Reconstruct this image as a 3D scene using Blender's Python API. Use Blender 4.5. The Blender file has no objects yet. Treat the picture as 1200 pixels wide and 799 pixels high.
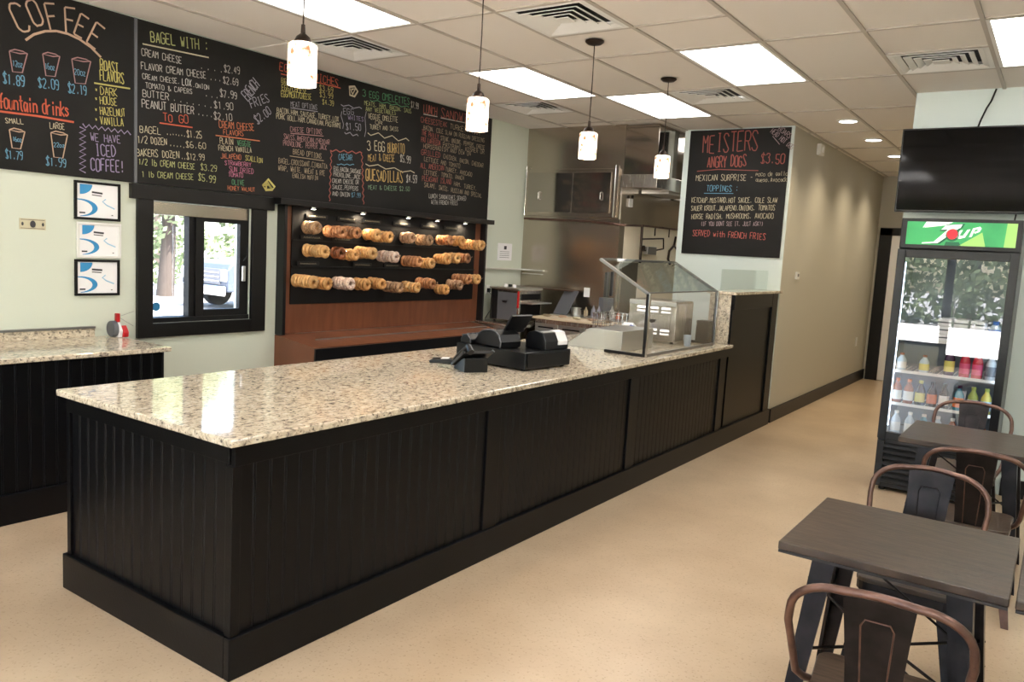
import bpy, bmesh, math, random
from mathutils import Vector, Matrix

# ------------------------------------------------------------------ camera, world, sun, exposure
SC = bpy.context.scene
COL = SC.collection
SC.view_settings.view_transform = 'Standard'
SC.view_settings.look = 'None'
SC.view_settings.gamma = 1.0
SC.view_settings.use_curve_mapping = False
SC.view_settings.exposure = 0.25

CAM_H = 1.6645
YAW, PITCH, ROLL = 0.603597, 0.114283, 0.056593
cam_d = bpy.data.cameras.new('camera')
cam_d.sensor_width = 36.0
cam_d.lens = 927.86 / 1200 * 36.0
cam_d.clip_start = 0.05
cam = bpy.data.objects.new('camera', cam_d)
COL.objects.link(cam)
fw = Vector((-math.sin(YAW) * math.cos(PITCH), math.cos(YAW) * math.cos(PITCH), -math.sin(PITCH)))
rt0 = Vector((math.cos(YAW), math.sin(YAW), 0))
up0 = rt0.cross(fw)
rt = rt0 * math.cos(ROLL) + up0 * math.sin(ROLL)
up = -rt0 * math.sin(ROLL) + up0 * math.cos(ROLL)
m3 = Matrix((rt, up, -fw)).transposed()
cam.matrix_world = Matrix.Translation((0, 0, CAM_H)) @ m3.to_4x4()
SC.camera = cam

world = bpy.data.worlds.new('world')
SC.world = world
world.use_nodes = True
wn = world.node_tree.nodes
wn.clear()
w_out = wn.new('ShaderNodeOutputWorld')
w_bg = wn.new('ShaderNodeBackground')
w_sky = wn.new('ShaderNodeTexSky')
w_sky.sky_type = 'NISHITA'
w_sky.sun_disc = False
w_sky.sun_elevation = math.radians(52)
w_sky.sun_rotation = math.radians(120)
w_sky.air_density = 1.0
w_sky.dust_density = 2.5
w_bg.inputs['Strength'].default_value = 1.5
world.node_tree.links.new(w_sky.outputs[0], w_bg.inputs['Color'])
world.node_tree.links.new(w_bg.outputs[0], w_out.inputs['Surface'])

sun_d = bpy.data.lights.new('sun', 'SUN')
sun_d.energy = 40.0
sun_d.angle = math.radians(0.6)
sun_d.color = (1.0, 0.95, 0.87)
sun = bpy.data.objects.new('sun', sun_d)
COL.objects.link(sun)
sun.location = (5, 5, 12)
sun.rotation_euler = Vector((-0.45, -0.15, -0.95)).to_track_quat('-Z', 'Y').to_euler()

PANEL_W = 7.0      # radiance of the fluorescent ceiling panels
SHADE_W = 2.6      # radiance of the pendant shades

# ------------------------------------------------------------------ helpers
def lin(c):
    return tuple(((x / 255) / 12.92 if x / 255 <= 0.04045 else ((x / 255 + 0.055) / 1.055) ** 2.4) for x in c) + (1.0,)

def mat(name, rgb, rough=0.5, metal=0.0, spec=0.5, emit=None, es=0.0, noise=None, bump=None, coat=0.0):
    """principled material; rgb in sRGB 0-255; noise=(scale, rgb2, detail, stretch); bump=(scale, strength)"""
    m = bpy.data.materials.new(name)
    m.use_nodes = True
    nt = m.node_tree
    b = nt.nodes['Principled BSDF']
    b.inputs['Base Color'].default_value = lin(rgb)
    b.inputs['Roughness'].default_value = rough
    b.inputs['Metallic'].default_value = metal
    b.inputs['Specular IOR Level'].default_value = spec
    b.inputs['Coat Weight'].default_value = coat
    if emit:
        b.inputs['Emission Color'].default_value = lin(emit)
        b.inputs['Emission Strength'].default_value = es
    tc = None
    if noise or bump:
        tc = nt.nodes.new('ShaderNodeTexCoord')
    if noise:
        sc, c2, det, stretch = noise
        mp = nt.nodes.new('ShaderNodeMapping')
        mp.inputs['Scale'].default_value = stretch
        nz = nt.nodes.new('ShaderNodeTexNoise')
        nz.inputs['Scale'].default_value = sc
        nz.inputs['Detail'].default_value = det
        rp = nt.nodes.new('ShaderNodeValToRGB')
        rp.color_ramp.elements[0].position = 0.35
        rp.color_ramp.elements[1].position = 0.65
        rp.color_ramp.elements[0].color = lin(rgb)
        rp.color_ramp.elements[1].color = lin(c2)
        nt.links.new(tc.outputs['Object'], mp.inputs[0])
        nt.links.new(mp.outputs[0], nz.inputs['Vector'])
        nt.links.new(nz.outputs['Fac'], rp.inputs[0])
        nt.links.new(rp.outputs[0], b.inputs['Base Color'])
    if bump:
        nz2 = nt.nodes.new('ShaderNodeTexNoise')
        nz2.inputs['Scale'].default_value = bump[0]
        nz2.inputs['Detail'].default_value = 4
        bp = nt.nodes.new('ShaderNodeBump')
        bp.inputs['Strength'].default_value = bump[1]
        bp.inputs['Distance'].default_value = 0.01
        nt.links.new(tc.outputs['Object'], nz2.inputs['Vector'])
        nt.links.new(nz2.outputs['Fac'], bp.inputs['Height'])
        nt.links.new(bp.outputs[0], b.inputs['Normal'])
    return m

def glass_mat(name, tint=(255, 255, 255), rough=0.0, ior=1.5, opacity=0.0):
    m = bpy.data.materials.new(name)
    m.use_nodes = True
    nt = m.node_tree
    nt.nodes.clear()
    o = nt.nodes.new('ShaderNodeOutputMaterial')
    mx = nt.nodes.new('ShaderNodeMixShader')
    tr = nt.nodes.new('ShaderNodeBsdfTransparent')
    gl = nt.nodes.new('ShaderNodeBsdfGlossy')
    # Schlick reflectance from the facing angle, the same on both sides of the pane
    ge = nt.nodes.new('ShaderNodeNewGeometry')
    dt = nt.nodes.new('ShaderNodeVectorMath')
    dt.operation = 'DOT_PRODUCT'
    nt.links.new(ge.outputs['Normal'], dt.inputs[0])
    nt.links.new(ge.outputs['Incoming'], dt.inputs[1])
    ab = nt.nodes.new('ShaderNodeMath')
    ab.operation = 'ABSOLUTE'
    nt.links.new(dt.outputs['Value'], ab.inputs[0])
    om = nt.nodes.new('ShaderNodeMath')
    om.operation = 'SUBTRACT'
    om.inputs[0].default_value = 1.0
    nt.links.new(ab.outputs[0], om.inputs[1])
    pw = nt.nodes.new('ShaderNodeMath')
    pw.operation = 'POWER'
    pw.inputs[1].default_value = 5.0
    nt.links.new(om.outputs[0], pw.inputs[0])
    fr = nt.nodes.new('ShaderNodeMath')
    fr.operation = 'MULTIPLY_ADD'
    f0 = ((ior - 1) / (ior + 1)) ** 2
    fr.inputs[1].default_value = 1 - f0
    fr.inputs[2].default_value = f0
    nt.links.new(pw.outputs[0], fr.inputs[0])
    gl.inputs['Roughness'].default_value = rough
    tr.inputs['Color'].default_value = lin(tint)
    nt.links.new(fr.outputs[0], mx.inputs[0])
    nt.links.new(tr.outputs[0], mx.inputs[1])
    nt.links.new(gl.outputs[0], mx.inputs[2])
    last = mx
    if opacity:
        m2 = nt.nodes.new('ShaderNodeMixShader')
        m2.inputs[0].default_value = opacity
        df = nt.nodes.new('ShaderNodeBsdfDiffuse')
        df.inputs['Color'].default_value = lin(tint)
        nt.links.new(mx.outputs[0], m2.inputs[1])
        nt.links.new(df.outputs[0], m2.inputs[2])
        last = m2
    nt.links.new(last.outputs[0], o.inputs['Surface'])
    return m

def granite_mat():
    m = bpy.data.materials.new('granite')
    m.use_nodes = True
    nt = m.node_tree
    L = nt.links
    b = nt.nodes['Principled BSDF']
    b.inputs['Roughness'].default_value = 0.07
    b.inputs['Specular IOR Level'].default_value = 0.85
    tc = nt.nodes.new('ShaderNodeTexCoord')
    mp = nt.nodes.new('ShaderNodeMapping')
    mp.inputs['Scale'].default_value = (1.25, 0.8, 1.0)
    L.new(tc.outputs['Object'], mp.inputs[0])
    n1 = nt.nodes.new('ShaderNodeTexNoise')
    n1.inputs['Scale'].default_value = 34
    n1.inputs['Detail'].default_value = 6
    n1.inputs['Roughness'].default_value = 0.65
    n1.inputs['Distortion'].default_value = 0.8
    r1 = nt.nodes.new('ShaderNodeValToRGB')
    e = r1.color_ramp.elements
    e[0].position, e[0].color = 0.30, lin((96, 86, 78))
    e[1].position, e[1].color = 0.66, lin((228, 220, 204))
    for p, c in ((0.38, (140, 130, 120)), (0.45, (192, 180, 160)), (0.54, (214, 201, 178))):
        x = e.new(p)
        x.color = lin(c)
    n2 = nt.nodes.new('ShaderNodeTexNoise')
    n2.inputs['Scale'].default_value = 75
    n2.inputs['Detail'].default_value = 3
    r2 = nt.nodes.new('ShaderNodeValToRGB')
    r2.color_ramp.elements[0].position, r2.color_ramp.elements[0].color = 0.32, (0.10, 0.09, 0.09, 1)
    r2.color_ramp.elements[1].position, r2.color_ramp.elements[1].color = 0.42, (1, 1, 1, 1)
    mx = nt.nodes.new('ShaderNodeMix')
    mx.data_type = 'RGBA'
    mx.blend_type = 'MULTIPLY'
    mx.inputs['Factor'].default_value = 0.85
    L.new(mp.outputs[0], n1.inputs['Vector'])
    L.new(mp.outputs[0], n2.inputs['Vector'])
    L.new(n1.outputs['Fac'], r1.inputs[0])
    L.new(n2.outputs['Fac'], r2.inputs[0])
    L.new(r1.outputs[0], mx.inputs['A'])
    L.new(r2.outputs[0], mx.inputs['B'])
    L.new(mx.outputs['Result'], b.inputs['Base Color'])
    return m

def floor_mat():
    m = bpy.data.materials.new('polished_concrete')
    m.use_nodes = True
    nt = m.node_tree
    L = nt.links
    b = nt.nodes['Principled BSDF']
    b.inputs['Roughness'].default_value = 0.30
    tc = nt.nodes.new('ShaderNodeTexCoord')
    n1 = nt.nodes.new('ShaderNodeTexNoise')
    n1.inputs['Scale'].default_value = 1.1
    n1.inputs['Detail'].default_value = 7
    n1.inputs['Roughness'].default_value = 0.6
    r1 = nt.nodes.new('ShaderNodeValToRGB')
    r1.color_ramp.elements[0].position, r1.color_ramp.elements[0].color = 0.33, lin((180, 157, 129))
    r1.color_ramp.elements[1].position, r1.color_ramp.elements[1].color = 0.68, lin((203, 182, 154))
    n2 = nt.nodes.new('ShaderNodeTexVoronoi')
    n2.inputs['Scale'].default_value = 42
    r2 = nt.nodes.new('ShaderNodeValToRGB')
    r2.color_ramp.elements[0].position, r2.color_ramp.elements[0].color = 0.05, lin((176, 150, 118))
    r2.color_ramp.elements[1].position, r2.color_ramp.elements[1].color = 0.20, (1, 1, 1, 1)
    n3 = nt.nodes.new('ShaderNodeTexNoise')
    n3.inputs['Scale'].default_value = 60
    n3.inputs['Detail'].default_value = 2
    r3 = nt.nodes.new('ShaderNodeValToRGB')
    r3.color_ramp.elements[0].position, r3.color_ramp.elements[0].color = 0.30, lin((205, 196, 184))
    r3.color_ramp.elements[1].position, r3.color_ramp.elements[1].color = 0.42, (1, 1, 1, 1)
    mx = nt.nodes.new('ShaderNodeMix')
    mx.data_type = 'RGBA'
    mx.blend_type = 'MULTIPLY'
    mx.inputs['Factor'].default_value = 0.55
    mx2 = nt.nodes.new('ShaderNodeMix')
    mx2.data_type = 'RGBA'
    mx2.blend_type = 'MULTIPLY'
    mx2.inputs['Factor'].default_value = 0.4
    for n in (n1, n2, n3):
        L.new(tc.outputs['Object'], n.inputs['Vector'])
    L.new(n1.outputs['Fac'], r1.inputs[0])
    L.new(n2.outputs['Distance'], r2.inputs[0])
    L.new(n3.outputs['Fac'], r3.inputs[0])
    L.new(r1.outputs[0], mx.inputs['A'])
    L.new(r2.outputs[0], mx.inputs['B'])
    L.new(mx.outputs['Result'], mx2.inputs['A'])
    L.new(r3.outputs[0], mx2.inputs['B'])
    L.new(mx2.outputs['Result'], b.inputs['Base Color'])
    return m

def shade_mat():
    m = bpy.data.materials.new('alabaster_shade')
    m.use_nodes = True
    nt = m.node_tree
    L = nt.links
    b = nt.nodes['Principled BSDF']
    b.inputs['Roughness'].default_value = 0.25
    tc = nt.nodes.new('ShaderNodeTexCoord')
    nz = nt.nodes.new('ShaderNodeTexNoise')
    nz.inputs['Scale'].default_value = 22
    nz.inputs['Detail'].default_value = 5
    rp = nt.nodes.new('ShaderNodeValToRGB')
    rp.color_ramp.elements[0].position, rp.color_ramp.elements[0].color = 0.34, (0.22, 0.09, 0.035, 1)
    rp.color_ramp.elements[1].position, rp.color_ramp.elements[1].color = 0.48, (1.0, 0.84, 0.66, 1)
    sep = nt.nodes.new('ShaderNodeSeparateXYZ')
    L.new(tc.outputs['Object'], nz.inputs['Vector'])
    L.new(nz.outputs['Fac'], rp.inputs[0])
    L.new(rp.outputs[0], b.inputs['Emission Color'])
    L.new(rp.outputs[0], b.inputs['Base Color'])
    b.inputs['Emission Strength'].default_value = SHADE_W
    return m

def brushed_mat(name, rgb, rough, dirn=(60, 60, 2), rough2=None):
    m = bpy.data.materials.new(name)
    m.use_nodes = True
    nt = m.node_tree
    L = nt.links
    b = nt.nodes['Principled BSDF']
    b.inputs['Metallic'].default_value = 1.0
    b.inputs['Base Color'].default_value = lin(rgb)
    tc = nt.nodes.new('ShaderNodeTexCoord')
    mp = nt.nodes.new('ShaderNodeMapping')
    mp.inputs['Scale'].default_value = dirn
    nz = nt.nodes.new('ShaderNodeTexNoise')
    nz.inputs['Scale'].default_value = 3
    nz.inputs['Detail'].default_value = 3
    mr = nt.nodes.new('ShaderNodeMapRange')
    mr.inputs['To Min'].default_value = rough * 0.75
    mr.inputs['To Max'].default_value = rough2 or rough * 1.35
    L.new(tc.outputs['Object'], mp.inputs[0])
    L.new(mp.outputs[0], nz.inputs['Vector'])
    L.new(nz.outputs['Fac'], mr.inputs['Value'])
    L.new(mr.outputs[0], b.inputs['Roughness'])
    return m

def bagel_mat(name, c1, c2, speck=None):
    m = bpy.data.materials.new(name)
    m.use_nodes = True
    nt = m.node_tree
    L = nt.links
    b = nt.nodes['Principled BSDF']
    b.inputs['Roughness'].default_value = 0.42
    tc = nt.nodes.new('ShaderNodeTexCoord')
    oi = nt.nodes.new('ShaderNodeObjectInfo')
    ad = nt.nodes.new('ShaderNodeVectorMath')
    ad.operation = 'ADD'
    L.new(tc.outputs['Object'], ad.inputs[0])
    L.new(oi.outputs['Random'], ad.inputs[1])
    nz = nt.nodes.new('ShaderNodeTexNoise')
    nz.inputs['Scale'].default_value = 30
    nz.inputs['Detail'].default_value = 4
    rp = nt.nodes.new('ShaderNodeValToRGB')
    rp.color_ramp.elements[0].position, rp.color_ramp.elements[0].color = 0.36, lin(c1)
    rp.color_ramp.elements[1].position, rp.color_ramp.elements[1].color = 0.64, lin(c2)
    L.new(ad.outputs[0], nz.inputs['Vector'])
    L.new(nz.outputs['Fac'], rp.inputs[0])
    out = rp.outputs[0]
    if speck:
        vo = nt.nodes.new('ShaderNodeTexVoronoi')
        vo.inputs['Scale'].default_value = 170
        L.new(ad.outputs[0], vo.inputs['Vector'])
        r2 = nt.nodes.new('ShaderNodeValToRGB')
        r2.color_ramp.elements[0].position, r2.color_ramp.elements[0].color = 0.30, (1, 1, 1, 1)
        r2.color_ramp.elements[1].position, r2.color_ramp.elements[1].color = 0.42, (0, 0, 0, 1)
        L.new(vo.outputs['Distance'], r2.inputs[0])
        mx = nt.nodes.new('ShaderNodeMix')
        mx.data_type = 'RGBA'
        L.new(r2.outputs[0], mx.inputs['Factor'])
        L.new(out, mx.inputs['A'])
        mx.inputs['B'].default_value = lin(speck)
        out = mx.outputs['Result']
    # every bagel is baked a little lighter or darker
    hs = nt.nodes.new('ShaderNodeHueSaturation')
    mr = nt.nodes.new('ShaderNodeMapRange')
    mr.inputs['To Min'].default_value = 0.72
    mr.inputs['To Max'].default_value = 1.22
    L.new(oi.outputs['Random'], mr.inputs['Value'])
    L.new(mr.outputs[0], hs.inputs['Value'])
    L.new(out, hs.inputs['Color'])
    L.new(hs.outputs[0], b.inputs['Base Color'])
    return m

M = {
    'black': mat('black_paint', (7, 7, 9), 0.36, spec=0.22, bump=(90, 0.05)),
    'blackmatte': mat('matte_black', (12, 12, 13), 0.6, spec=0.3),
    'trim': mat('dark_trim_paint', (13, 12, 12), 0.42, spec=0.35),
    'chalk': mat('chalkboard', (17, 16, 15), 0.6, spec=0.3, noise=(2.5, (24, 22, 21), 6, (1, 1, 1))),
    'wall': mat('pale_green_wall', (205, 212, 198), 0.75, bump=(160, 0.05)),
    'wallw': mat('pale_wall', (214, 226, 222), 0.72, bump=(160, 0.05)),
    'taupe': mat('taupe_wall', (192, 189, 176), 0.6, bump=(140, 0.07)),
    'cream': mat('cream_wall', (226, 214, 190), 0.7),
    'tile': mat('ceiling_tile', (222, 216, 208), 0.9, bump=(220, 0.12)),
    'grid': mat('ceiling_grid', (178, 170, 160), 0.5),
    'white': mat('white_paint', (225, 225, 222), 0.5),
    'granite': granite_mat(),
    'floor': floor_mat(),
    'panel': mat('light_panel', (255, 255, 255), 0.5, emit=(255, 251, 247), es=PANEL_W),
    'shade': shade_mat(),
    'bronze': mat('dark_bronze', (52, 42, 36), 0.4, metal=0.8),
    'steel': brushed_mat('stainless_steel', (204, 199, 192), 0.24),
    'steelwall': mat('stainless_wall', (186, 176, 164), 0.24, metal=1.0),
    'steelmirror': mat('polished_steel', (172, 164, 156), 0.09, metal=1.0),
    'steelm': brushed_mat('brushed_steel', (214, 214, 212), 0.32),
    'chrome': mat('chrome', (215, 215, 215), 0.12, metal=1.0),
    'glass': glass_mat('clear_glass'),
    'glassf': glass_mat('multi_glazed_door', ior=2.0),
    'glassg': glass_mat('tinted_edge_glass', (247, 251, 249)),
    'brown': mat('brown_laminate', (124, 76, 52), 0.34, noise=(3, (110, 66, 45), 4, (1, 6, 1))),
    'tv': mat('tv_glass', (3, 3, 5), 0.06, spec=0.22),
    'blackpl': mat('black_plastic', (12, 13, 16), 0.33, spec=0.45),
    'greypl': mat('grey_plastic', (90, 92, 98), 0.4),
    'wood': mat('dark_stained_wood', (56, 45, 37), 0.36, noise=(9, (82, 68, 56), 8, (1, 9, 1)), bump=(40, 0.1)),
    'woodedge': mat('dark_wood_edge', (44, 42, 44), 0.5),
    'gun': mat('gunmetal', (38, 36, 38), 0.36, metal=0.85, noise=(14, (54, 51, 52), 5, (1, 1, 1))),
    'copper': mat('antique_copper_metal', (98, 76, 70), 0.34, metal=0.8, noise=(20, (124, 96, 86), 5, (1, 1, 1))),
    'paper': mat('white_paper', (238, 238, 240), 0.6),
    'blue': mat('print_blue', (52, 140, 196), 0.6),
    'lightblue': mat('print_light_blue', (150, 196, 222), 0.6),
    'ink': mat('ink', (60, 60, 66), 0.6),
    'red': mat('red_plastic', (190, 28, 34), 0.4),
    'green': mat('sign_green', (40, 140, 84), 0.4, emit=(40, 165, 85), es=0.28, noise=(5, (60, 170, 100), 3, (1, 1, 1))),
    'lgreen': mat('sign_light_green', (150, 205, 110), 0.4, emit=(170, 215, 120), es=0.3),
    'signwhite': mat('sign_white', (235, 245, 238), 0.4, emit=(235, 250, 240), es=0.4),
    'signred': mat('sign_red', (215, 30, 45), 0.4, emit=(225, 35, 50), es=0.6),
    'signdark': mat('sign_dark_green', (10, 88, 58), 0.4, emit=(10, 95, 60), es=0.4),
    'led': mat('led_strip', (255, 255, 255), 0.5, emit=(215, 235, 255), es=6.0),
    'fridgein': mat('fridge_liner', (120, 130, 138), 0.5),
    'bill': mat('banknote_paper', (196, 190, 160), 0.7),
    'alu': mat('aluminium', (150, 150, 150), 0.35, metal=1.0),
    'concrete': mat('pale_concrete', (218, 214, 206), 0.9, noise=(0.8, (230, 227, 220), 5, (1, 1, 1))),
    'asphalt': mat('asphalt', (118, 118, 120), 0.9, noise=(1.2, (136, 135, 133), 5, (1, 1, 1))),
    'bark': mat('bark', (62, 54, 48), 0.9),
    'leaf': mat('leaf', (84, 98, 66), 0.6, noise=(1.2, (132, 146, 108), 3, (1, 1, 1))),
    'leafd': mat('leaf_dark', (52, 80, 50), 0.6, noise=(1.0, (88, 116, 74), 3, (1, 1, 1))),
    'carwhite': mat('silver_car_paint', (62, 70, 84), 0.35, coat=0.1),
    'carglass': mat('car_glass', (30, 36, 42), 0.08),
    'rubber': mat('rubber', (24, 24, 25), 0.8),
    'board': mat('cutting_board', (214, 196, 170), 0.5),
}
CH = {k: mat('chalk_' + k, tuple(int((q * 0.78 + 150 * 0.22) * 0.88) for q in c), 0.95) for k, c in {
    'peach': (226, 186, 152), 'rose': (196, 140, 140), 'blue': (104, 176, 214), 'yellow': (226, 214, 110),
    'red': (232, 92, 58), 'redd': (190, 88, 74), 'redc': (230, 104, 92), 'cream': (226, 214, 176), 'lilac': (164, 146, 190),
    'lime': (206, 212, 130), 'white': (216, 210, 200), 'chalk': (245, 242, 238), 'grey': (168, 166, 180), 'orange': (232, 122, 74),
    'green': (84, 170, 112), 'mint': (140, 182, 140), 'pink': (216, 118, 158), 'tan': (186, 164, 130), 'gold': (216, 176, 96),
    'pinkw': (206, 176, 182)}.items()}

def org(o):
    v = Vector((0, 0, 0))
    while o is not None:
        v += o.location
        o = o.parent
    return v

class MB:
    """collects faces in world (or local) coordinates and builds ONE mesh object"""
    def __init__(self):
        self.v, self.f = [], []
    def add(self, vs, fs):
        n = len(self.v)
        self.v += [tuple(p) for p in vs]
        self.f += [tuple(i + n for i in f) for f in fs]
        return self
    def box(self, x0, x1, y0, y1, z0, z1):
        vs = [(x, y, z) for z in (z0, z1) for y in (y0, y1) for x in (x0, x1)]
        return self.add(vs, [(0, 2, 3, 1), (4, 5, 7, 6), (0, 1, 5, 4), (2, 6, 7, 3), (0, 4, 6, 2), (1, 3, 7, 5)])
    def hexa(self, b, t):
        """8 corners: bottom loop b (4), top loop t (4)"""
        return self.add(list(b) + list(t), [(3, 2, 1, 0), (4, 5, 6, 7), (0, 1, 5, 4), (1, 2, 6, 5), (2, 3, 7, 6), (3, 0, 4, 7)])
    def prism(self, pts, axis, a, b):
        """closed 2D outline extruded along axis from a to b"""
        def P(p, t):
            return {'x': (t, p[0], p[1]), 'y': (p[0], t, p[1]), 'z': (p[0], p[1], t)}[axis]
        n = len(pts)
        vs = [P(p, a) for p in pts] + [P(p, b) for p in pts]
        fs = [tuple(range(n))[::-1], tuple(range(n, 2 * n))] + [(i, (i + 1) % n, n + (i + 1) % n, n + i) for i in range(n)]
        return self.add(vs, fs)
    def lathe(self, prof, c=(0, 0, 0), n=20, axis='z', cap=True):
        vs, fs = [], []
        for r, h in prof:
            for k in range(n):
                a = 2 * math.pi * k / n
                p = {'z': (r * math.cos(a), r * math.sin(a), h), 'x': (h, r * math.cos(a), r * math.sin(a)),
                     'y': (r * math.cos(a), h, r * math.sin(a))}[axis]
                vs.append((p[0] + c[0], p[1] + c[1], p[2] + c[2]))
        for i in range(len(prof) - 1):
            for k in range(n):
                fs.append((i * n + k, i * n + (k + 1) % n, (i + 1) * n + (k + 1) % n, (i + 1) * n + k))
        if cap:
            fs.append(tuple(range(n))[::-1])
            fs.append(tuple(range((len(prof) - 1) * n, len(prof) * n)))
        return self.add(vs, fs)
    def tube(self, pts, r, n=8, closed=False):
        P = [Vector(p) for p in pts]
        m = len(P)
        ref = None
        rings = []
        for i in range(m):
            if closed:
                t = (P[(i + 1) % m] - P[i - 1])
            else:
                t = P[min(i + 1, m - 1)] - P[max(i - 1, 0)]
            t.normalize()
            if ref is None:
                ref = t.orthogonal().normalized()
            ref = (ref - t * ref.dot(t))
            if ref.length < 1e-6:
                ref = t.orthogonal()
            ref.normalize()
            bn = t.cross(ref)
            rr = r[i] if isinstance(r, (list, tuple)) else r
            rings.append([tuple(P[i] + ref * rr * math.cos(2 * math.pi * k / n) + bn * rr * math.sin(2 * math.pi * k / n)) for k in range(n)])
        vs = [p for rg in rings for p in rg]
        fs = []
        for i in range(m if closed else m - 1):
            j = (i + 1) % m
            for k in range(n):
                fs.append((i * n + k, i * n + (k + 1) % n, j * n + (k + 1) % n, j * n + k))
        if not closed:
            fs.append(tuple(range(n))[::-1])
            fs.append(tuple(range((m - 1) * n, m * n)))
        return self.add(vs, fs)
    def xf(self, mtx):
        self.v = [tuple(mtx @ Vector(p)) for p in self.v]
        return self
    def build(self, name, m, parent=None, bevel=0.0, smooth=False, loc=None, seg=2, local=False):
        """local=True: the coordinates are already relative to the parent / object origin"""
        me = bpy.data.meshes.new(name)
        o = bpy.data.objects.new(name, me)
        COL.objects.link(o)
        if loc is not None:
            o.location = loc
        if parent is not None:
            o.parent = parent
        off = Vector((0, 0, 0)) if local else org(o)
        me.from_pydata([(p[0] - off.x, p[1] - off.y, p[2] - off.z) for p in self.v], [], self.f)
        me.validate()
        bm = bmesh.new()
        bm.from_mesh(me)
        bmesh.ops.recalc_face_normals(bm, faces=bm.faces)
        if bevel:
            bmesh.ops.bevel(bm, geom=[e for e in bm.edges if len(e.link_faces) == 2 and e.calc_face_angle(0) > 0.6],
                            offset=bevel, segments=seg, affect='EDGES', profile=0.5, clamp_overlap=True)
        bm.to_mesh(me)
        bm.free()
        if smooth:
            for p in me.polygons:
                p.use_smooth = True
            try:
                me.set_sharp_from_angle(angle=math.radians(40))
            except Exception:
                pass
        me.materials.append(m)
        return o

def box(name, m, x0, x1, y0, y1, z0, z1, parent=None, bevel=0.0, **k):
    return MB().box(x0, x1, y0, y1, z0, z1).build(name, m, parent, bevel, **k)

def rounded(o, w=0.01, seg=2):
    md = o.modifiers.new('bevel', 'BEVEL')
    md.width = w
    md.segments = seg
    md.limit_method = 'ANGLE'
    return o

def thing(name, label, cat, loc=(0, 0, 0), rz=0.0, group=None):
    o = bpy.data.objects.new(name, None)
    COL.objects.link(o)
    o.empty_display_size = 0.1
    o.location = loc
    o.rotation_euler = (0, 0, rz)
    o['label'] = label
    o['category'] = cat
    if group:
        o['group'] = group
    return o

def tag(o, label, cat, group=None):
    o['label'] = label
    o['category'] = cat
    if group:
        o['group'] = group
    return o

def struct(o):
    o['kind'] = 'structure'
    return o

def sroot(name, loc=(0, 0, 0)):
    o = bpy.data.objects.new(name, None)
    COL.objects.link(o)
    o.location = loc
    o['kind'] = 'structure'
    return o

def copy_tree(o, parent=None):
    c = o.copy()
    COL.objects.link(c)
    c.parent = parent
    for ch in list(o.children):
        copy_tree(ch, c)
    return c

def dup(o, loc, rz=None, label=None, group=None):
    c = copy_tree(o)
    c.location = loc
    if rz is not None:
        c.rotation_euler = (0, 0, rz)
    if label:
        c['label'] = label
    if group:
        c['group'] = group
    return c

def share(src, name, parent, loc):
    """another piece sharing src's mesh data"""
    o = bpy.data.objects.new(name, src.data)
    COL.objects.link(o)
    o.parent = parent
    o.location = Vector(loc) - (org(parent) if parent else Vector((0, 0, 0)))
    return o

def arc(c, r, a0, a1, n, f):
    return [f(c[0] + r * math.cos(a0 + (a1 - a0) * i / n), c[1] + r * math.sin(a0 + (a1 - a0) * i / n)) for i in range(n + 1)]
# ------------------------------------------------------------------ the setting
WX, HC = -5.317, 3.07          # menu wall plane, ceiling height
GX, GY, G = -1.145, 5.158, 0.6096   # ceiling lattice origin and pitch
KY = 7.816                     # stainless kitchen wall
CX = -2.417                    # corridor wall / counter front plane

fl = box('floor', M['floor'], -5.6, 3.4, -3.4, 13.3, -0.12, 0.0)
struct(fl)
gr = box('trim_1', M['asphalt'], -70, 60, -70, 60, -0.30, -0.15)
gr.name = 'ground_outside'
struct(gr)
struct(box('parking_lot', M['concrete'], -40, 40, -17.5, -3.41, -0.149, -0.10))
# roof slab above the hung ceiling
struct(box('ceiling_slab', M['white'], -5.6, 3.4, -3.4, 13.3, 3.35, 3.5))

# hung ceiling: grid bars and tiles as parts
ceil = sroot('ceiling', (0, 0, HC))
XW0, XW1 = WX, 3.2
lights = [(-5, -4), (-5, 0), (-2, 0), (-4, 2), (1, 0), (-2, -4), (1, -4), (-2, -8), (-5, -8), (1, -8), (-4, 6), (4, -2), (4, -6)]
vents = [(-3, -2), (-6, -2), (-3, 2), (-6, 2), (0, 1), (3, -5)]
used = set()
for i, j in lights:
    used.add((i, j)); used.add((i, j + 1))
for v in vents:
    used.add(v)
imin, imax, jmin, jmax = -7, 6, -14, 13
tile_mesh = {}
def tile(i, j, nj):
    x0, x1 = GX + G * i + 0.008, GX + G * (i + 1) - 0.008
    y0, y1 = GY + G * j + 0.008, GY + G * (j + nj) - 0.008
    x0, x1 = max(x0, WX + 0.002), min(x1, 3.198)
    if x1 - x0 < 0.02:
        return
    key = (round(x1 - x0, 3), nj)
    if key not in tile_mesh:
        o = MB().box(-(x1 - x0) / 2, (x1 - x0) / 2, -(y1 - y0) / 2, (y1 - y0) / 2, 0.006, 0.020).build('ceiling_tile', M['tile'], ceil, 0.003, seg=1, local=True)
        o.location = ((x0 + x1) / 2, (y0 + y1) / 2, 0)
        tile_mesh[key] = o
    else:
        share(tile_mesh[key], 'ceiling_tile', ceil, ((x0 + x1) / 2, (y0 + y1) / 2, HC))
cross = []
for i in range(imin - 1, imax + 1):
    j = jmin
    while j < jmax:
        cross.append((i, j))
        a, b = (i, j) in used, (i, j + 1) in used
        if a and b and (i, j) not in vents:
            pass
        elif a or b:
            cross.append((i, j + 1))
            if not a: tile(i, j, 1)
            if not b: tile(i, j + 1, 1)
        else:
            tile(i, j, 2)
        j += 2
cross.append((-2, -1)); 
yA, yB = GY + G * jmin, 13.2
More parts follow.
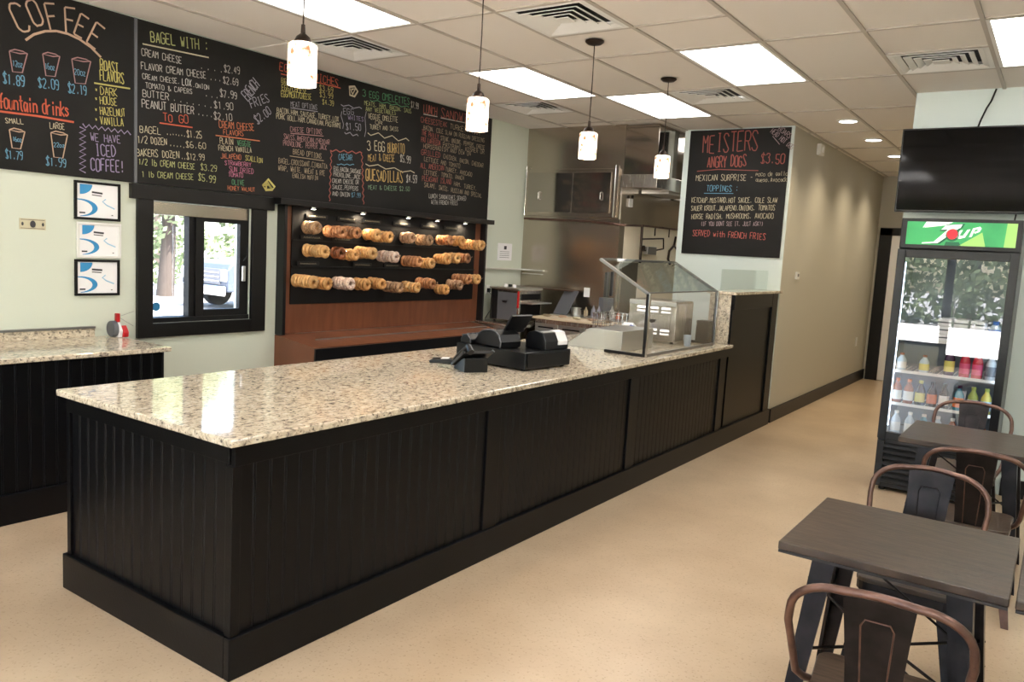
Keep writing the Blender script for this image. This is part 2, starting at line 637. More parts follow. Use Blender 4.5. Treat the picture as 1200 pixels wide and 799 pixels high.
for i in range(imin, imax + 2):
    x = GX + G * i
    box('grid_bar', M['grid'], x - 0.012, x + 0.012, max(yA, -3.2), yB, HC - 0.003, HC + 0.012, ceil)
first = None
for i, j in cross:
    x0, y = GX + G * i, GY + G * j
    if x0 < WX - 0.01 or y < -3.1 or x0 > 3.0:
        continue
    if first is None:
        first = MB().box(0.012, G - 0.012, -0.012, 0.012, -0.002, 0.012).build('grid_bar', M['grid'], ceil, local=True)
        first.location = (x0, y, 0)
    else:
        share(first, 'grid_bar', ceil, (x0, y, HC))

# walls ---------------------------------------------------------------
wl = sroot('wall_left', (WX, 5, 0))
WY0, WY1, WZ0, WZ1 = 3.16, 3.99, 1.00, 1.87      # drive-through opening
X0 = WX - 0.20
MB().box(X0, WX, -3.4, WY0, 0, 3.35).box(X0, WX, WY1, 13.3, 0, 3.35).box(X0, WX, WY0, WY1, 0, WZ0).box(X0, WX, WY0, WY1, WZ1, 3.35).build('wall_surface', M['wall'], wl)
struct(box('wall_right', M['wall'], 3.2, 3.4, -3.4, 13.3, 0, 3.35))
# wall behind the fridge and television, corridor
struct(box('wall_television', M['wallw'], -1.13, 3.2, 7.08, 7.22, 0, HC + 0.1))
struct(box('wall_corridor_right', M['taupe'], -1.129, -1.01, 7.221, 13.1, 0, HC + 0.1))
struct(box('wall_corridor_left', M['taupe'], -2.54, CX, 8.36, 13.1, 0, HC + 0.1))
struct(box('wall_corridor_end', M['taupe'], -2.6, -1.0, 13.1, 13.25, 0, HC + 0.1))
struct(box('wall_menu_pillar', M['wallw'], -3.60, -2.42, 8.345, 8.46, 0, HC + 0.1))
# kitchen
kw = box('wall_kitchen', M['steelwall'], WX, -4.05, KY, KY + 0.12, 0, HC + 0.02)
struct(kw)
struct(box('wall_kitchen_side', M['cream'], -4.17, -4.05, KY + 0.12, 12.0, 0, 2.02))
struct(box('wall_kitchen_side_steel', M['steelwall'], -4.17, -4.05, KY + 0.12, 12.0, 2.02, HC + 0.02))
struct(box('wall_kitchen_end', M['cream'], WX, -2.54, 12.0, 12.1, 0, HC + 0.1))

# storefront (behind the camera): wide glass bays and a door
sf = sroot('wall_front', (0, -3.2, 0))
MB().box(-5.3, 3.2, -3.32, -3.2, 2.55, 3.35).box(-5.3, -4.9, -3.32, -3.2, 0, 2.55).box(3.0, 3.2, -3.32, -3.2, 0, 2.55).build('wall_surface', M['wall'], sf)
MB().box(-4.9, -1.75, -3.32, -3.2, 0, 0.35).box(-0.65, 3.0, -3.32, -3.2, 0, 0.35).build('sill_wall', M['wall'], sf)
for x in (-4.9, -3.3, -1.75, -0.65, 1.2, 2.95):
    box('mullion', M['blackmatte'], x - 0.03, x + 0.03, -3.30, -3.22, 0.0 if -1.8 < x < -0.6 else 0.35, 2.49, sf)
for a, b, z in ((-4.9, -1.75, 0.35), (-0.65, 3.0, 0.35)):
    box('window_rail', M['blackmatte'], a, b, -3.30, -3.22, z, z + 0.06, sf)
box('window_rail', M['blackmatte'], -4.9, 3.0, -3.30, -3.22, 2.49, 2.56, sf)
dr = sroot('door_2', (-1.2, -3.25, 0))
for a, b, c, d in ((-1.72, -1.64, 0.01, 2.12), (-0.76, -0.68, 0.01, 2.12)):
    box('door_stile', M['blackmatte'], a, b, -3.29, -3.24, c, d, dr)
box('door_rail', M['blackmatte'], -1.64, -0.76, -3.29, -3.24, 0.01, 0.22, dr)
box('door_rail', M['blackmatte'], -1.64, -0.76, -3.29, -3.24, 2.04, 2.12, dr)
box('pane', M['glass'], -1.64, -0.76, -3.27, -3.262, 0.22, 2.04, dr)
MB().tube([(-1.58, -3.24, 0.9), (-1.58, -3.18, 0.9), (-1.58, -3.18, 1.25), (-1.58, -3.24, 1.25)], 0.012).build('door_handle', M['steelm'], dr)
for a, b, z0, z1 in ((-4.87, -3.33, 0.41, 2.49), (-3.27, -1.78, 0.41, 2.49), (-0.62, 1.17, 0.41, 2.49), (1.23, 2.92, 0.41, 2.49), (-1.72, -0.68, 2.14, 2.49)):
    box('pane', M['glass'], a, b, -3.264, -3.256, z0, z1, sf)

# skirtings
struct(box('baseboard_corridor', M['trim'], CX, CX + 0.02, 8.36, 13.1, 0.001, 0.15, bevel=0.004))
struct(box('baseboard_television', M['trim'], -0.24, 3.2, 7.06, 7.08, 0.001, 0.14, bevel=0.004))
struct(box('baseboard_left', M['trim'], WX, WX + 0.018, 2.90, 4.24, 0.001, 0.12, bevel=0.004))

# corridor door
d1 = sroot('door_1', (-1.85, 13.09, 0))
box('door_frame', M['trim'], -2.375, -2.205, 13.05, 13.10, 0, 2.30, d1)
box('door_frame', M['trim'], -2.375, -1.14, 13.05, 13.10, 2.20, 2.31, d1)
box('door_leaf', M['paper'], -2.205, -1.14, 13.07, 13.10, 0.01, 2.20, d1)
MB().lathe([(0.028, 13.02), (0.028, 13.06), (0.01, 13.07)], (-1.3, 0, 1.0), 12, 'y').build('door_handle', M['chrome'], d1)

# drive-through window -------------------------------------------------
w1 = sroot('window_1', (WX, 3.58, 1.4))
T = M['trim']
def tb(name, y0, y1, z0, z1, x1=WX + 0.03, x0=WX + 0.001, m=T):
    return box(name, m, x0, x1, y0, y1, z0, z1, w1, 0.003)
tb('window_casing', 2.995, 4.19, 1.87, 1.972, WX + 0.04)
tb('window_casing', 3.045, 3.16, 0.90, 1.87)
tb('window_casing', 3.99, 4.125, 0.90, 1.87)
tb('window_sill', 3.16, 3.99, 0.90, 1.00)
xo = WX - 0.02
def fr(name, y0, y1, z0, z1, xa, xb, m=M['blackmatte']):
    return box(name, m, xa, xb, y0, y1, z0, z1, w1, 0.002)
fr('window_frame', 3.16, 3.178, 1.0, 1.87, WX - 0.14, WX - 0.02)
fr('window_frame', 3.972, 3.99, 1.0, 1.87, WX - 0.14, WX - 0.02)
fr('window_frame', 3.16, 3.99, 1.0, 1.035, WX - 0.14, WX - 0.005)
fr('track_housing', 3.17, 3.975, 1.775, 1.865, WX - 0.10, WX - 0.01, M['steelwall'])
fr('mullion', 3.475, 3.52, 1.035, 1.775, WX - 0.10, WX - 0.03)
sash = fr('sliding_sash', 3.52, 3.59, 1.035, 1.775, WX - 0.055, WX - 0.012)
for a, b, c, d in ((3.905, 3.972, 1.035, 1.775), (3.59, 3.905, 1.035, 1.085), (3.59, 3.905, 1.745, 1.775)):
    fr('sash_rail', a, b, c, d, WX - 0.055, WX - 0.012)
fr('pane', 3.178, 3.475, 1.035, 1.775, WX - 0.085, WX - 0.08, M['glass'])
fr('pane', 3.59, 3.905, 1.085, 1.745, WX - 0.036, WX - 0.031, M['glass'])
MB().box(WX - 0.012, WX + 0.012, 3.918, 3.945, 1.30, 1.42).build('sash_handle', M['steelm'], w1, 0.005)
MB().tube([(WX + 0.005, 3.93, 1.46), (WX + 0.02, 3.95, 1.50), (WX + 0.02, 3.95, 1.56)], 0.006).build('sash_lock', M['blackmatte'], w1)
MB().lathe([(0.032, 0), (0.032, 0.003)], (WX - 0.078, 3.245, 1.110), 20, 'x').build('round_sticker', M['blue'], w1)

# ------------------------------------------------------------------ ceiling fixtures
def fixture(i, j, label):
    x0, x1, y0, y1 = GX + G * i, GX + G * (i + 1), GY + G * j, GY + G * (j + 2)
    t = thing('ceiling_light', label, 'light', ((x0 + x1) / 2, (y0 + y1) / 2, HC), group='recessed fluorescent ceiling panels')
    f = MB()
    for a, b, c, d in ((x0 + .012, x1 - .012, y0 + .012, y0 + .035), (x0 + .012, x1 - .012, y1 - .035, y1 - .012), (x0 + .012, x0 + .035, y0 + .035, y1 - .035), (x1 - .035, x1 - .012, y0 + .035, y1 - .035)):
        f.box(a, b, c, d, HC - 0.002, HC + 0.02)
    f.build('frame', M['white'], t)
    box('diffuser', M['panel'], x0 + .035, x1 - .035, y0 + .035, y1 - .035, HC + 0.002, HC + 0.012, t)
LL = {(-5, -4): 'bright ceiling panel cut by the top edge above the coffee board', (-5, 0): 'bright ceiling panel between the second pendant lamp and the menu wall',
      (-2, 0): 'bright ceiling panel standing clear in the middle of the ceiling, above the hot dog board', (-4, 2): 'bright ceiling panel beside the steel hood, behind the fourth pendant lamp',
      (1, 0): 'bright ceiling panel cut by the right edge above the television'}
for p in lights:
    side = {-5: 'beside the menu wall', -2: 'over the end of the counter', 1: 'over the tables', 4: 'by the right wall'}.get(p[0], '')
    row_ = 'nearest the street windows' if p[1] < -5 else 'just behind the viewer'
    fixture(p[0], p[1], LL.get(p, 'bright ceiling panel %s, %s' % (side, row_) if p[1] < 0 else 'added ceiling panel, out of view, brightening the kitchen behind the hot dog board'))  # the kitchen panel is an unseen extra lamp, added to brighten the kitchen
VL = {(-3, -2): 'square ceiling vent at the top edge left of the third pendant lamp', (-6, -2): 'square ceiling vent beside the menu wall, right of the first pendant lamp',
      (-3, 2): 'square ceiling vent just above the hot dog board', (-6, 2): 'small far square ceiling vent above the end of the menu wall', (0, 1): 'square ceiling vent above the television'}
def vent(i, j, label):
    x0, y0 = GX + G * i, GY + G * j
    cx, cy = x0 + G / 2, y0 + G / 2
    t = thing('ceiling_vent', label, 'vent', (cx, cy, HC), group='square air diffusers in the ceiling')
    box('backing', M['blackmatte'], x0 + .012, x0 + G - .012, y0 + .012, y0 + G - .012, HC + 0.05, HC + 0.055, t)
    def ring(h0, z0, h1, z1, name):
        m = MB()
        a = [(cx - h0, cy - h0, z0), (cx + h0, cy - h0, z0), (cx + h0, cy + h0, z0), (cx - h0, cy + h0, z0)]
        b = [(cx - h1, cy - h1, z1), (cx + h1, cy - h1, z1), (cx + h1, cy + h1, z1), (cx - h1, cy + h1, z1)]
        th = 0.004
        a2 = [(p[0], p[1], p[2] + th) for p in a]
        b2 = [(p[0], p[1], p[2] + th) for p in b]
        m.add(a + b + a2 + b2, [(k, (k + 1) % 4, 4 + (k + 1) % 4, 4 + k) for k in range(4)] + [(8 + k, 8 + (k + 1) % 4, 12 + (k + 1) % 4, 12 + k) for k in range(4)]
              + [(k, (k + 1) % 4, 8 + (k + 1) % 4, 8 + k) for k in range(4)] + [(4 + k, 4 + (k + 1) % 4, 12 + (k + 1) % 4, 12 + k) for k in range(4)])
        return m.build(name, M['white'], t)
    ring(0.292, HC - 0.002, 0.262, HC - 0.002, 'frame')
    for h in (0.262, 0.205, 0.150, 0.098):
        ring(h, HC - 0.003, h - 0.038, HC + 0.012, 'louvre')
    box('louvre', M['white'], cx - .05, cx + .05, cy - .05, cy + .05, HC - 0.004, HC, t)
for p in vents:
    vent(p[0], p[1], VL.get(p, 'square ceiling vent over the tables behind the viewer'))

# pendant lamps
PX = -2.73
PT = [(2.292, 'alabaster glass pendant lamp nearest the viewer, hanging before the menu boards'), (3.505, 'second pendant lamp from the viewer, glowing at the end of the menu boards'),
      (4.726, 'third pendant lamp, hanging in front of the steel cabinet with its round canopy showing'), (5.922, 'farthest pendant lamp of the row, hanging beside the hot dog board')]
for y, lab in PT:
    t = thing('pendant_lamp', lab, 'lamp', (PX, y, HC), group='row of pendant lamps over the counter')
    MB().lathe([(0.0, 0), (0.062, 0), (0.062, -0.008), (0.045, -0.022), (0.012, -0.028), (0.0, -0.028)], (PX, y, HC - 0.002), 24, cap=False).build('canopy', M['bronze'], t, smooth=True)
    MB().tube([(PX, y, HC - .025), (PX + .002, y, 2.8), (PX, y, 2.53)], 0.0035, 6).build('cord', M['bronze'], t)
    MB().lathe([(0.0, 2.55), (0.008, 2.55), (0.010, 2.515), (0.028, 2.50), (0.038, 2.478), (0.038, 2.472), (0, 2.472)], (PX, y, 0), 20, cap=False).build('socket_cup', M['bronze'], t, smooth=True)
    MB().lathe([(0.0, 2.474), (0.050, 2.474), (0.060, 2.466), (0.060, 2.302), (0.054, 2.302), (0.054, 2.46), (0, 2.462)], (PX, y, 0), 28, cap=False).build('glass_shade', M['shade'], t, smooth=True)
    ld = bpy.data.lights.new('lamp_bulb', 'POINT')
    ld.energy = 6
    ld.color = (1, 0.82, 0.62)
    ld.shadow_soft_size = 0.04
    lo = bpy.data.objects.new('bulb_light', ld)
    COL.objects.link(lo)
    lo.parent = t
    lo.location = (0, 0, 2.27 - HC)

# recessed cans in the corridor
for k, (y, lab) in enumerate(((8.19, 'round recessed downlight nearest in the corridor ceiling'), (9.42, 'second round recessed downlight in the corridor ceiling'), (10.78, 'third round recessed downlight, beside the top of the television'), (12.0, 'fourth corridor downlight, added to brighten the far door, hidden behind the television'))):  # the fourth is unseen, added to brighten the corridor end
    x = -1.88
    t = thing('downlight', lab, 'light', (x, y, HC), group='round corridor downlights')
    MB().lathe([(0.10, HC + 0.005), (0.10, HC - 0.004), (0.082, HC - 0.006), (0.078, HC + 0.004)], (x, y, 0), 24, cap=False).build('trim_ring', M['white'], t)
    MB().lathe([(0.078, HC - 0.003), (0.078, HC + 0.003)], (x, y, 0), 24).build('lens', M['panel'], t)
    sd = bpy.data.lights.new('downlight_beam', 'SPOT')
    sd.energy = 70
    sd.spot_size = math.radians(125)
    sd.spot_blend = 0.95
    sd.color = (1, 0.82, 0.58)
    sd.shadow_soft_size = 0.06
    so = bpy.data.objects.new('downlight_beam', sd)
    COL.objects.link(so)
    so.parent = t
    so.location = (0, 0, -0.012)

# ------------------------------------------------------------------ main counter
Z0, ZG = 0.90, 0.93
X_L, X_R, Y_F, Y_E = -3.617, CX, 1.758, 6.95
ct = thing('service_counter', 'long black panelled service counter with beadboard faces', 'counter', ((X_L + X_R) / 2, 4.3, 0))
box('body', M['black'], X_L + .012, X_R - .012, Y_F + .012, Y_E, 0.0, Z0, ct)
box('kickboard', M['black'], X_R - .012, X_R + .022, Y_F - .022, 8.30, 0.0, 0.165, ct, 0.004)
box('kickboard', M['black'], X_L - .022, X_R - .012, Y_F - .022, Y_F + .012, 0.0, 0.165, ct, 0.004)
box('top_rail', M['black'], X_R - .012, X_R + .010, Y_F, Y_E, 0.82, Z0, ct, 0.002)
box('top_rail', M['black'], X_L, X_R - .012, Y_F - .010, Y_F + .012, 0.83, Z0, ct, 0.002)
box('corner_post', M['black'], X_R - .03, X_R + .010, Y_F - .010, Y_F + .03, 0.165, 0.82, ct, 0.002)
box('corner_post', M['black'], X_L, X_L + .03, Y_F - .010, Y_F + .012, 0.165, 0.83, ct, 0.002)
STI = ((3.31, 3.43), (4.98, 5.09), (6.73, 6.85))
for a, b in STI:
    box('stile', M['black'], X_R - .012, X_R + .012, a, b, 0.165, 0.82, ct, 0.002)
def bead(nm, w, h, along):
    """one beadboard plank: flat face with a rounded bead along one side"""
    f = MB()
    t = 0.010
    prof = [(0.0, 0), (0.0, 0.007), (0.002, t), (w * 0.80, t), (w * 0.82, 0.0075), (w * 0.84, 0.0075), (w * 0.87, t), (w * 0.95, t), (w * 0.985, 0.007), (w, 0.007), (w, 0)]
    if along == 'y':
        f.prism([(p[1], p[0]) for p in prof], 'z', 0, h)
    else:
        f.prism([(p[0], -p[1]) for p in prof], 'z', 0, h)
    return f
def beads(parent, along, a0, a1, fixed, z0, z1, n):
    w = (a1 - a0) / n
    src = None
    for k in range(n):
        loc = (fixed, a0 + w * k, z0) if along == 'y' else (a0 + w * k, fixed, z0)
        if src is None:
            src = bead('bead_board', w, z1 - z0, along).build('bead_board', M['black'], parent, local=True)
            src.location = Vector(loc) - org(parent)
        else:
            share(src, 'bead_board', parent, loc)
prev = Y_F + .03
for a, b in STI:
    n = max(4, round((a - prev) / 0.072))
    beads(ct, 'y', prev, a, X_R - .012, 0.165, 0.82, n)
    prev = b
beads(ct, 'x', X_L + .03, X_R - .03, Y_F + .012, 0.165, 0.83, 16)
gt = MB().box(X_L - .04, X_R + .034, Y_F - .036, Y_E + .02, Z0, ZG).build('granite_countertop', M['granite'], None, 0.006, loc=(X_L, Y_F, Z0))
tag(gt, 'long speckled granite countertop in front with the register and sneeze guard on it', 'countertop')

# raised half wall at the end
hw = thing('half_wall', 'raised black panelled half wall with granite cap at the far end of the counter', 'half wall', (CX, 7.6, 0))
box('core', M['black'], -2.62, X_R - 0.012, Y_E + .022, 8.34, 0.0, 1.375, hw)
box('flat_panel', M['black'], X_R - 0.012, X_R - 0.004, Y_E + .022, 8.09, 0.165, 1.24, hw)
box('stile', M['black'], X_R - .012, X_R + .014, 8.09, 8.26, 0.165, 1.375, hw, 0.002)
box('top_rail', M['black'], X_R - .012, X_R + .012, Y_E + .022, 8.09, 1.24, 1.375, hw, 0.002)
box('granite_facing', M['granite'], -2.635, X_R - .02, Y_E + .002, Y_E + .022, ZG + .001, 1.375, hw, 0.003)
box('granite_cap', M['granite'], -2.66, X_R + .03, Y_E - .02, 8.34, 1.375, 1.402, hw, 0.005)
cg = box('glass_divider', M['glassg'], -2.56, -2.548, 6.99, 8.33, 1.403, 1.60)
tag(cg, 'low clear glass divider on the raised granite cap below the hot dog board', 'glass')

# left counter
lc = thing('left_counter', 'black beadboard back counter at the left edge, against the green wall', 'counter', (-5.0, 1.6, 0))
box('body', M['black'], WX + 0.02, -4.662, -0.6, 2.86, 0, 0.895, lc)
box('kickboard', M['black'], -4.662, -4.628, -0.6, 2.88, 0, 0.17, lc, 0.004)
beads(lc, 'y', -0.6, 2.85, -4.662, 0.17, 0.895, 48)
lg = MB().box(WX + 0.002, -4.615, -0.6, 2.885, 0.90, 0.93).build('granite_countertop', M['granite'], None, 0.006, loc=(-5, 1.6, 0.9))
tag(lg, 'speckled granite countertop of the left counter under the certificates', 'countertop')
bs = MB().box(WX + 0.001, WX + 0.02, -0.6, 2.75, 0.931, 0.985).build('backsplash', M['granite'], None, loc=(WX, 1, 0.93))
tag(bs, 'low granite backsplash along the left counter', 'backsplash')
st = MB().box(WX + 0.001, WX + 0.028, -0.6, 2.752, 0.986, 1.0).build('metal_strip', M['alu'], None, loc=(WX, 1, 0.99))
tag(st, 'long thin dark metal strip on the wall behind the left counter', 'strip')

TEXTS = [
('c', 'C', 2.314, 2.788, 2.379, 2.822, 0.153, 'peach'),
('c', 'O', 2.393, 2.842, 2.459, 2.871, 0.151, 'peach'),
('c', 'F', 2.481, 2.856, 2.546, 2.872, 0.153, 'peach'),
('c', 'F', 2.575, 2.864, 2.647, 2.868, 0.15, 'peach'),
('c', 'E', 2.626, 2.868, 2.686, 2.848, 0.146, 'peach'),
('c', 'E', 2.702, 2.833, 2.764, 2.805, 0.148, 'peach'),
('c', '12oz', 2.266, 2.586, 2.323, 2.589, 0.035, 'blue'),
('c', '16oz', 2.45, 2.609, 2.511, 2.614, 0.035, 'blue'),
('c', '20oz', 2.626, 2.613, 2.699, 2.617, 0.037, 'blue'),
('c', '$1.89', 2.212, 2.476, 2.335, 2.479, 0.06, 'blue'),
('c', '$2.09', 2.411, 2.492, 2.536, 2.501, 0.057, 'blue'),
('c', '$2.19', 2.588, 2.494, 2.709, 2.501, 0.058, 'blue'),
('c', 'ROAST', 2.791, 2.676, 2.917, 2.681, 0.066, 'yellow'),
('c', 'FLAVORS', 2.789, 2.611, 2.954, 2.618, 0.066, 'yellow'),
('c', 'DARK', 2.792, 2.519, 2.911, 2.53, 0.05, 'yellow'),
('c', '*', 2.754, 2.527, 2.777, 2.528, 0.032, 'yellow'),
('c', 'HOUSE', 2.791, 2.46, 2.907, 2.469, 0.049, 'yellow'),
('c', '*', 2.754, 2.467, 2.776, 2.469, 0.033, 'yellow'),
('c', 'HAZELNUT', 2.791, 2.391, 2.964, 2.408, 0.05, 'yellow'),
('c', '*', 2.754, 2.399, 2.776, 2.401, 0.032, 'yellow'),
('c', 'VANILLA', 2.791, 2.329, 2.951, 2.342, 0.05, 'yellow'),
('c', '*', 2.753, 2.337, 2.776, 2.338, 0.032, 'yellow'),
('c', 'fountain drinks', 2.19, 2.33, 2.595, 2.345, 0.087, 'red'),
('c', 'SMALL', 2.222, 2.248, 2.325, 2.257, 0.03, 'cream'),
('c', 'LARGE', 2.474, 2.255, 2.567, 2.261, 0.037, 'cream'),
('c', '16oz', 2.259, 2.148, 2.312, 2.148, 0.026, 'blue'),
('c', '22oz', 2.496, 2.145, 2.566, 2.148, 0.026, 'blue'),
('c', '$1.79', 2.219, 2.037, 2.319, 2.042, 0.05, 'blue'),
('c', '$1.99', 2.449, 2.026, 2.575, 2.025, 0.053, 'blue'),
('c', 'WE HAVE', 2.728, 2.215, 2.933, 2.225, 0.05, 'lilac'),
('c', 'ICED', 2.761, 2.125, 2.901, 2.136, 0.072, 'lilac'),
('c', 'COFFEE!', 2.727, 2.026, 2.96, 2.033, 0.078, 'lilac'),
('m', 'BAGEL WITH :', 3.14, 2.936, 3.587, 2.976, 0.07, 'lime'),
('m', 'CREAM CHEESE', 3.072, 2.831, 3.373, 2.84, 0.045, 'white'),
('m', '. . . .', 3.517, 2.837, 3.705, 2.851, 0.048, 'white'),
('m', '$2.49', 3.716, 2.856, 3.858, 2.869, 0.049, 'white'),
('m', 'FLAVOR CREAM CHEESE', 3.07, 2.742, 3.57, 2.777, 0.046, 'white'),
('m', '. . .', 3.598, 2.776, 3.691, 2.782, 0.049, 'white'),
('m', '$2.69', 3.71, 2.772, 3.846, 2.784, 0.049, 'white'),
('m', 'CREAM CHEESE,', 3.079, 2.677, 3.362, 2.699, 0.034, 'white'),
('m', 'LOX', 3.374, 2.697, 3.451, 2.699, 0.047, 'chalk'),
('m', ',ONION', 3.459, 2.697, 3.594, 2.705, 0.03, 'white'),
('m', 'TOMATO & CAPERS', 3.101, 2.623, 3.46, 2.648, 0.035, 'white'),
('m', '. . .', 3.559, 2.651, 3.672, 2.658, 0.048, 'white'),
('m', '$7.99', 3.684, 2.67, 3.837, 2.682, 0.05, 'white'),
('m', 'BUTTER', 3.08, 2.561, 3.279, 2.569, 0.046, 'white'),
('m', '. . . . . . .', 3.307, 2.574, 3.621, 2.578, 0.048, 'white'),
('m', '$1.90', 3.637, 2.579, 3.806, 2.595, 0.049, 'white'),
('m', 'PEANUT BUTTER', 3.075, 2.491, 3.476, 2.507, 0.052, 'white'),
('m', '. . . .', 3.501, 2.51, 3.622, 2.514, 0.048, 'white'),
('m', '$2.10', 3.636, 2.499, 3.797, 2.516, 0.05, 'white'),
('m', 'TO GO', 3.232, 2.421, 3.434, 2.436, 0.053, 'red'),
('m', 'BAGEL', 3.062, 2.32, 3.223, 2.327, 0.046, 'cream'),
('m', '.......', 3.256, 2.332, 3.41, 2.342, 0.047, 'cream'),
('m', '$1.25', 3.415, 2.338, 3.54, 2.349, 0.048, 'cream'),
('m', '1/2 DOZEN', 3.046, 2.247, 3.266, 2.261, 0.046, 'cream'),
('m', '.....', 3.28, 2.258, 3.406, 2.262, 0.048, 'cream'),
('m', '$6.60', 3.409, 2.263, 3.577, 2.279, 0.043, 'cream'),
('m', 'BAKERS DOZEN', 3.039, 2.159, 3.362, 2.181, 0.047, 'cream'),
('m', '..', 3.372, 2.179, 3.411, 2.18, 0.048, 'cream'),
('m', '$12.99', 3.416, 2.182, 3.565, 2.193, 0.043, 'cream'),
('m', '1/2 lb CREAM CHEESE', 3.053, 2.102, 3.487, 2.118, 0.042, 'lime'),
('m', '$3.29', 3.528, 2.118, 3.669, 2.122, 0.043, 'lime'),
('m', '1 lb CREAM CHEESE', 3.075, 2.022, 3.475, 2.04, 0.041, 'lime'),
('m', '$5.99', 3.511, 2.041, 3.659, 2.038, 0.049, 'lime'),
('m', 'FRENCH', 3.931, 2.683, 4.039, 2.823, 0.082, 'grey'),
('m', 'FRIES', 3.964, 2.635, 4.139, 2.725, 0.065, 'grey'),
('m', '$2.00', 4.022, 2.522, 4.158, 2.636, 0.065, 'grey'),
('m', 'CREAM CHEESE', 3.679, 2.445, 3.995, 2.472, 0.051, 'orange'),
('m', 'FLAVORS', 3.718, 2.401, 3.899, 2.416, 0.038, 'orange'),
('m', 'PLAIN', 3.687, 2.331, 3.806, 2.338, 0.044, 'cream'),
('m', 'VEGGIE', 3.839, 2.337, 3.969, 2.345, 0.039, 'green'),
('m', 'FRENCH VANILLA', 3.677, 2.278, 3.975, 2.302, 0.038, 'cream'),
('m', 'JALAPENO', 3.697, 2.224, 3.88, 2.236, 0.038, 'orange'),
('m', 'SCALLION', 3.914, 2.237, 4.076, 2.233, 0.039, 'yellow'),
('m', 'STRAWBERRY', 3.732, 2.182, 3.972, 2.19, 0.032, 'pink'),
('m', 'SUN DRIED', 3.771, 2.136, 3.996, 2.139, 0.039, 'pink'),
('m', 'TOMATO', 3.766, 2.098, 3.9, 2.103, 0.032, 'pink'),
('m', 'OLIVE', 3.798, 2.041, 3.912, 2.044, 0.038, 'green'),
('m', 'HONEY WALNUT', 3.762, 1.995, 4.011, 2.004, 0.032, 'orange'),
('m', 'EGG SANDWICHES', 4.221, 2.974, 4.848, 2.969, 0.061, 'red'),
('m', 'EGG', 4.239, 2.883, 4.287, 2.884, 0.04, 'yellow'),
('m', 'EGG/CHEESE', 4.246, 2.826, 4.507, 2.846, 0.047, 'yellow'),
('m', '$3.69', 4.631, 2.9, 4.79, 2.913, 0.042, 'yellow'),
('m', 'EGG/MEAT/CHEESE', 4.242, 2.776, 4.554, 2.808, 0.047, 'yellow'),
('m', '$3.99', 4.638, 2.849, 4.792, 2.86, 0.041, 'yellow'),
('m', '$4.39', 4.67, 2.794, 4.8, 2.802, 0.042, 'yellow'),
('m', 'MEAT OPTIONS', 4.34, 2.714, 4.619, 2.737, 0.041, 'grey'),
('m', 'BACON,HAM,SAUSAGE,TURKEY,LOX', 4.204, 2.644, 4.86, 2.679, 0.041, 'cream'),
('m', 'PORK ROLL,HAM,CANADIAN,PASTRAMI', 4.198, 2.598, 4.887, 2.629, 0.041, 'cream'),
('m', 'CHEESE OPTIONS', 4.341, 2.515, 4.679, 2.544, 0.042, 'rose'),
('m', 'SWISS,AMERICAN,CHEDDAR', 4.277, 2.448, 4.766, 2.47, 0.041, 'rose'),
('m', 'PROVOLONE, PEPPER JACK', 4.273, 2.398, 4.735, 2.423, 0.041, 'rose'),
('m', 'BREAD OPTIONS', 4.372, 2.343, 4.68, 2.342, 0.042, 'tan'),
('m', 'BAGEL,CROISSANT,CIABATTA', 4.23, 2.252, 4.747, 2.266, 0.041, 'tan'),
('m', 'WRAP, WHITE, WHEAT & RYE', 4.229, 2.195, 4.722, 2.206, 0.042, 'tan'),
('m', 'ENGLISH MUFFIN', 4.373, 2.153, 4.644, 2.158, 0.035, 'tan'),
('m', 'CAESAR', 4.87, 2.358, 5.035, 2.37, 0.051, 'blue'),
('m', 'EGG,BACON,SAUSAGE', 4.816, 2.259, 5.145, 2.266, 0.037, 'white'),
('m', 'PROVOLONE,JACK', 4.815, 2.212, 5.136, 2.218, 0.037, 'white'),
('m', 'CREAM CHEESE OR', 4.805, 2.153, 5.122, 2.173, 0.036, 'white'),
('m', 'SAUCE,PEPPERS', 4.807, 2.103, 5.119, 2.114, 0.037, 'white'),
('m', 'AND ONION', 4.809, 2.045, 5.017, 2.051, 0.037, 'white'),
('m', '$7.99', 5.035, 2.052, 5.15, 2.058, 0.038, 'blue'),
('m', 'EGG', 4.91, 2.752, 5.038, 2.77, 0.05, 'grey'),
('m', 'WHITES', 4.965, 2.715, 5.156, 2.73, 0.037, 'lilac'),
('m', '$1.50', 4.945, 2.626, 5.132, 2.647, 0.058, 'grey'),
('m', '3 EGG OMELETTES', 5.129, 2.942, 5.752, 2.978, 0.06, 'green'),
('m', '$7.99', 5.762, 2.959, 5.876, 2.962, 0.055, 'white'),
('m', 'MEATS, HAM, BACON, SAUS', 5.154, 2.872, 5.776, 2.907, 0.038, 'lime'),
('m', 'ANY VEGETABLES', 5.174, 2.824, 5.566, 2.854, 0.038, 'lime'),
('m', 'VEGGIE OMELETTE', 5.21, 2.763, 5.594, 2.793, 0.046, 'cream'),
('m', 'OR', 5.298, 2.729, 5.403, 2.738, 0.03, 'cream'),
('m', 'TURKEY AND SWISS', 5.232, 2.678, 5.605, 2.711, 0.038, 'cream'),
('m', '3 EGG', 5.208, 2.484, 5.441, 2.503, 0.084, 'cream'),
('m', 'BURRITO', 5.471, 2.498, 5.705, 2.516, 0.086, 'gold'),
('m', 'MEAT', 5.224, 2.393, 5.334, 2.399, 0.061, 'gold'),
('m', '& CHEESE', 5.363, 2.41, 5.573, 2.424, 0.062, 'gold'),
('m', '$5.99', 5.641, 2.433, 5.794, 2.435, 0.064, 'white'),
('m', 'QUESADILLAS', 5.204, 2.217, 5.696, 2.242, 0.101, 'gold'),
('m', '$4.59', 5.74, 2.255, 5.896, 2.258, 0.072, 'white'),
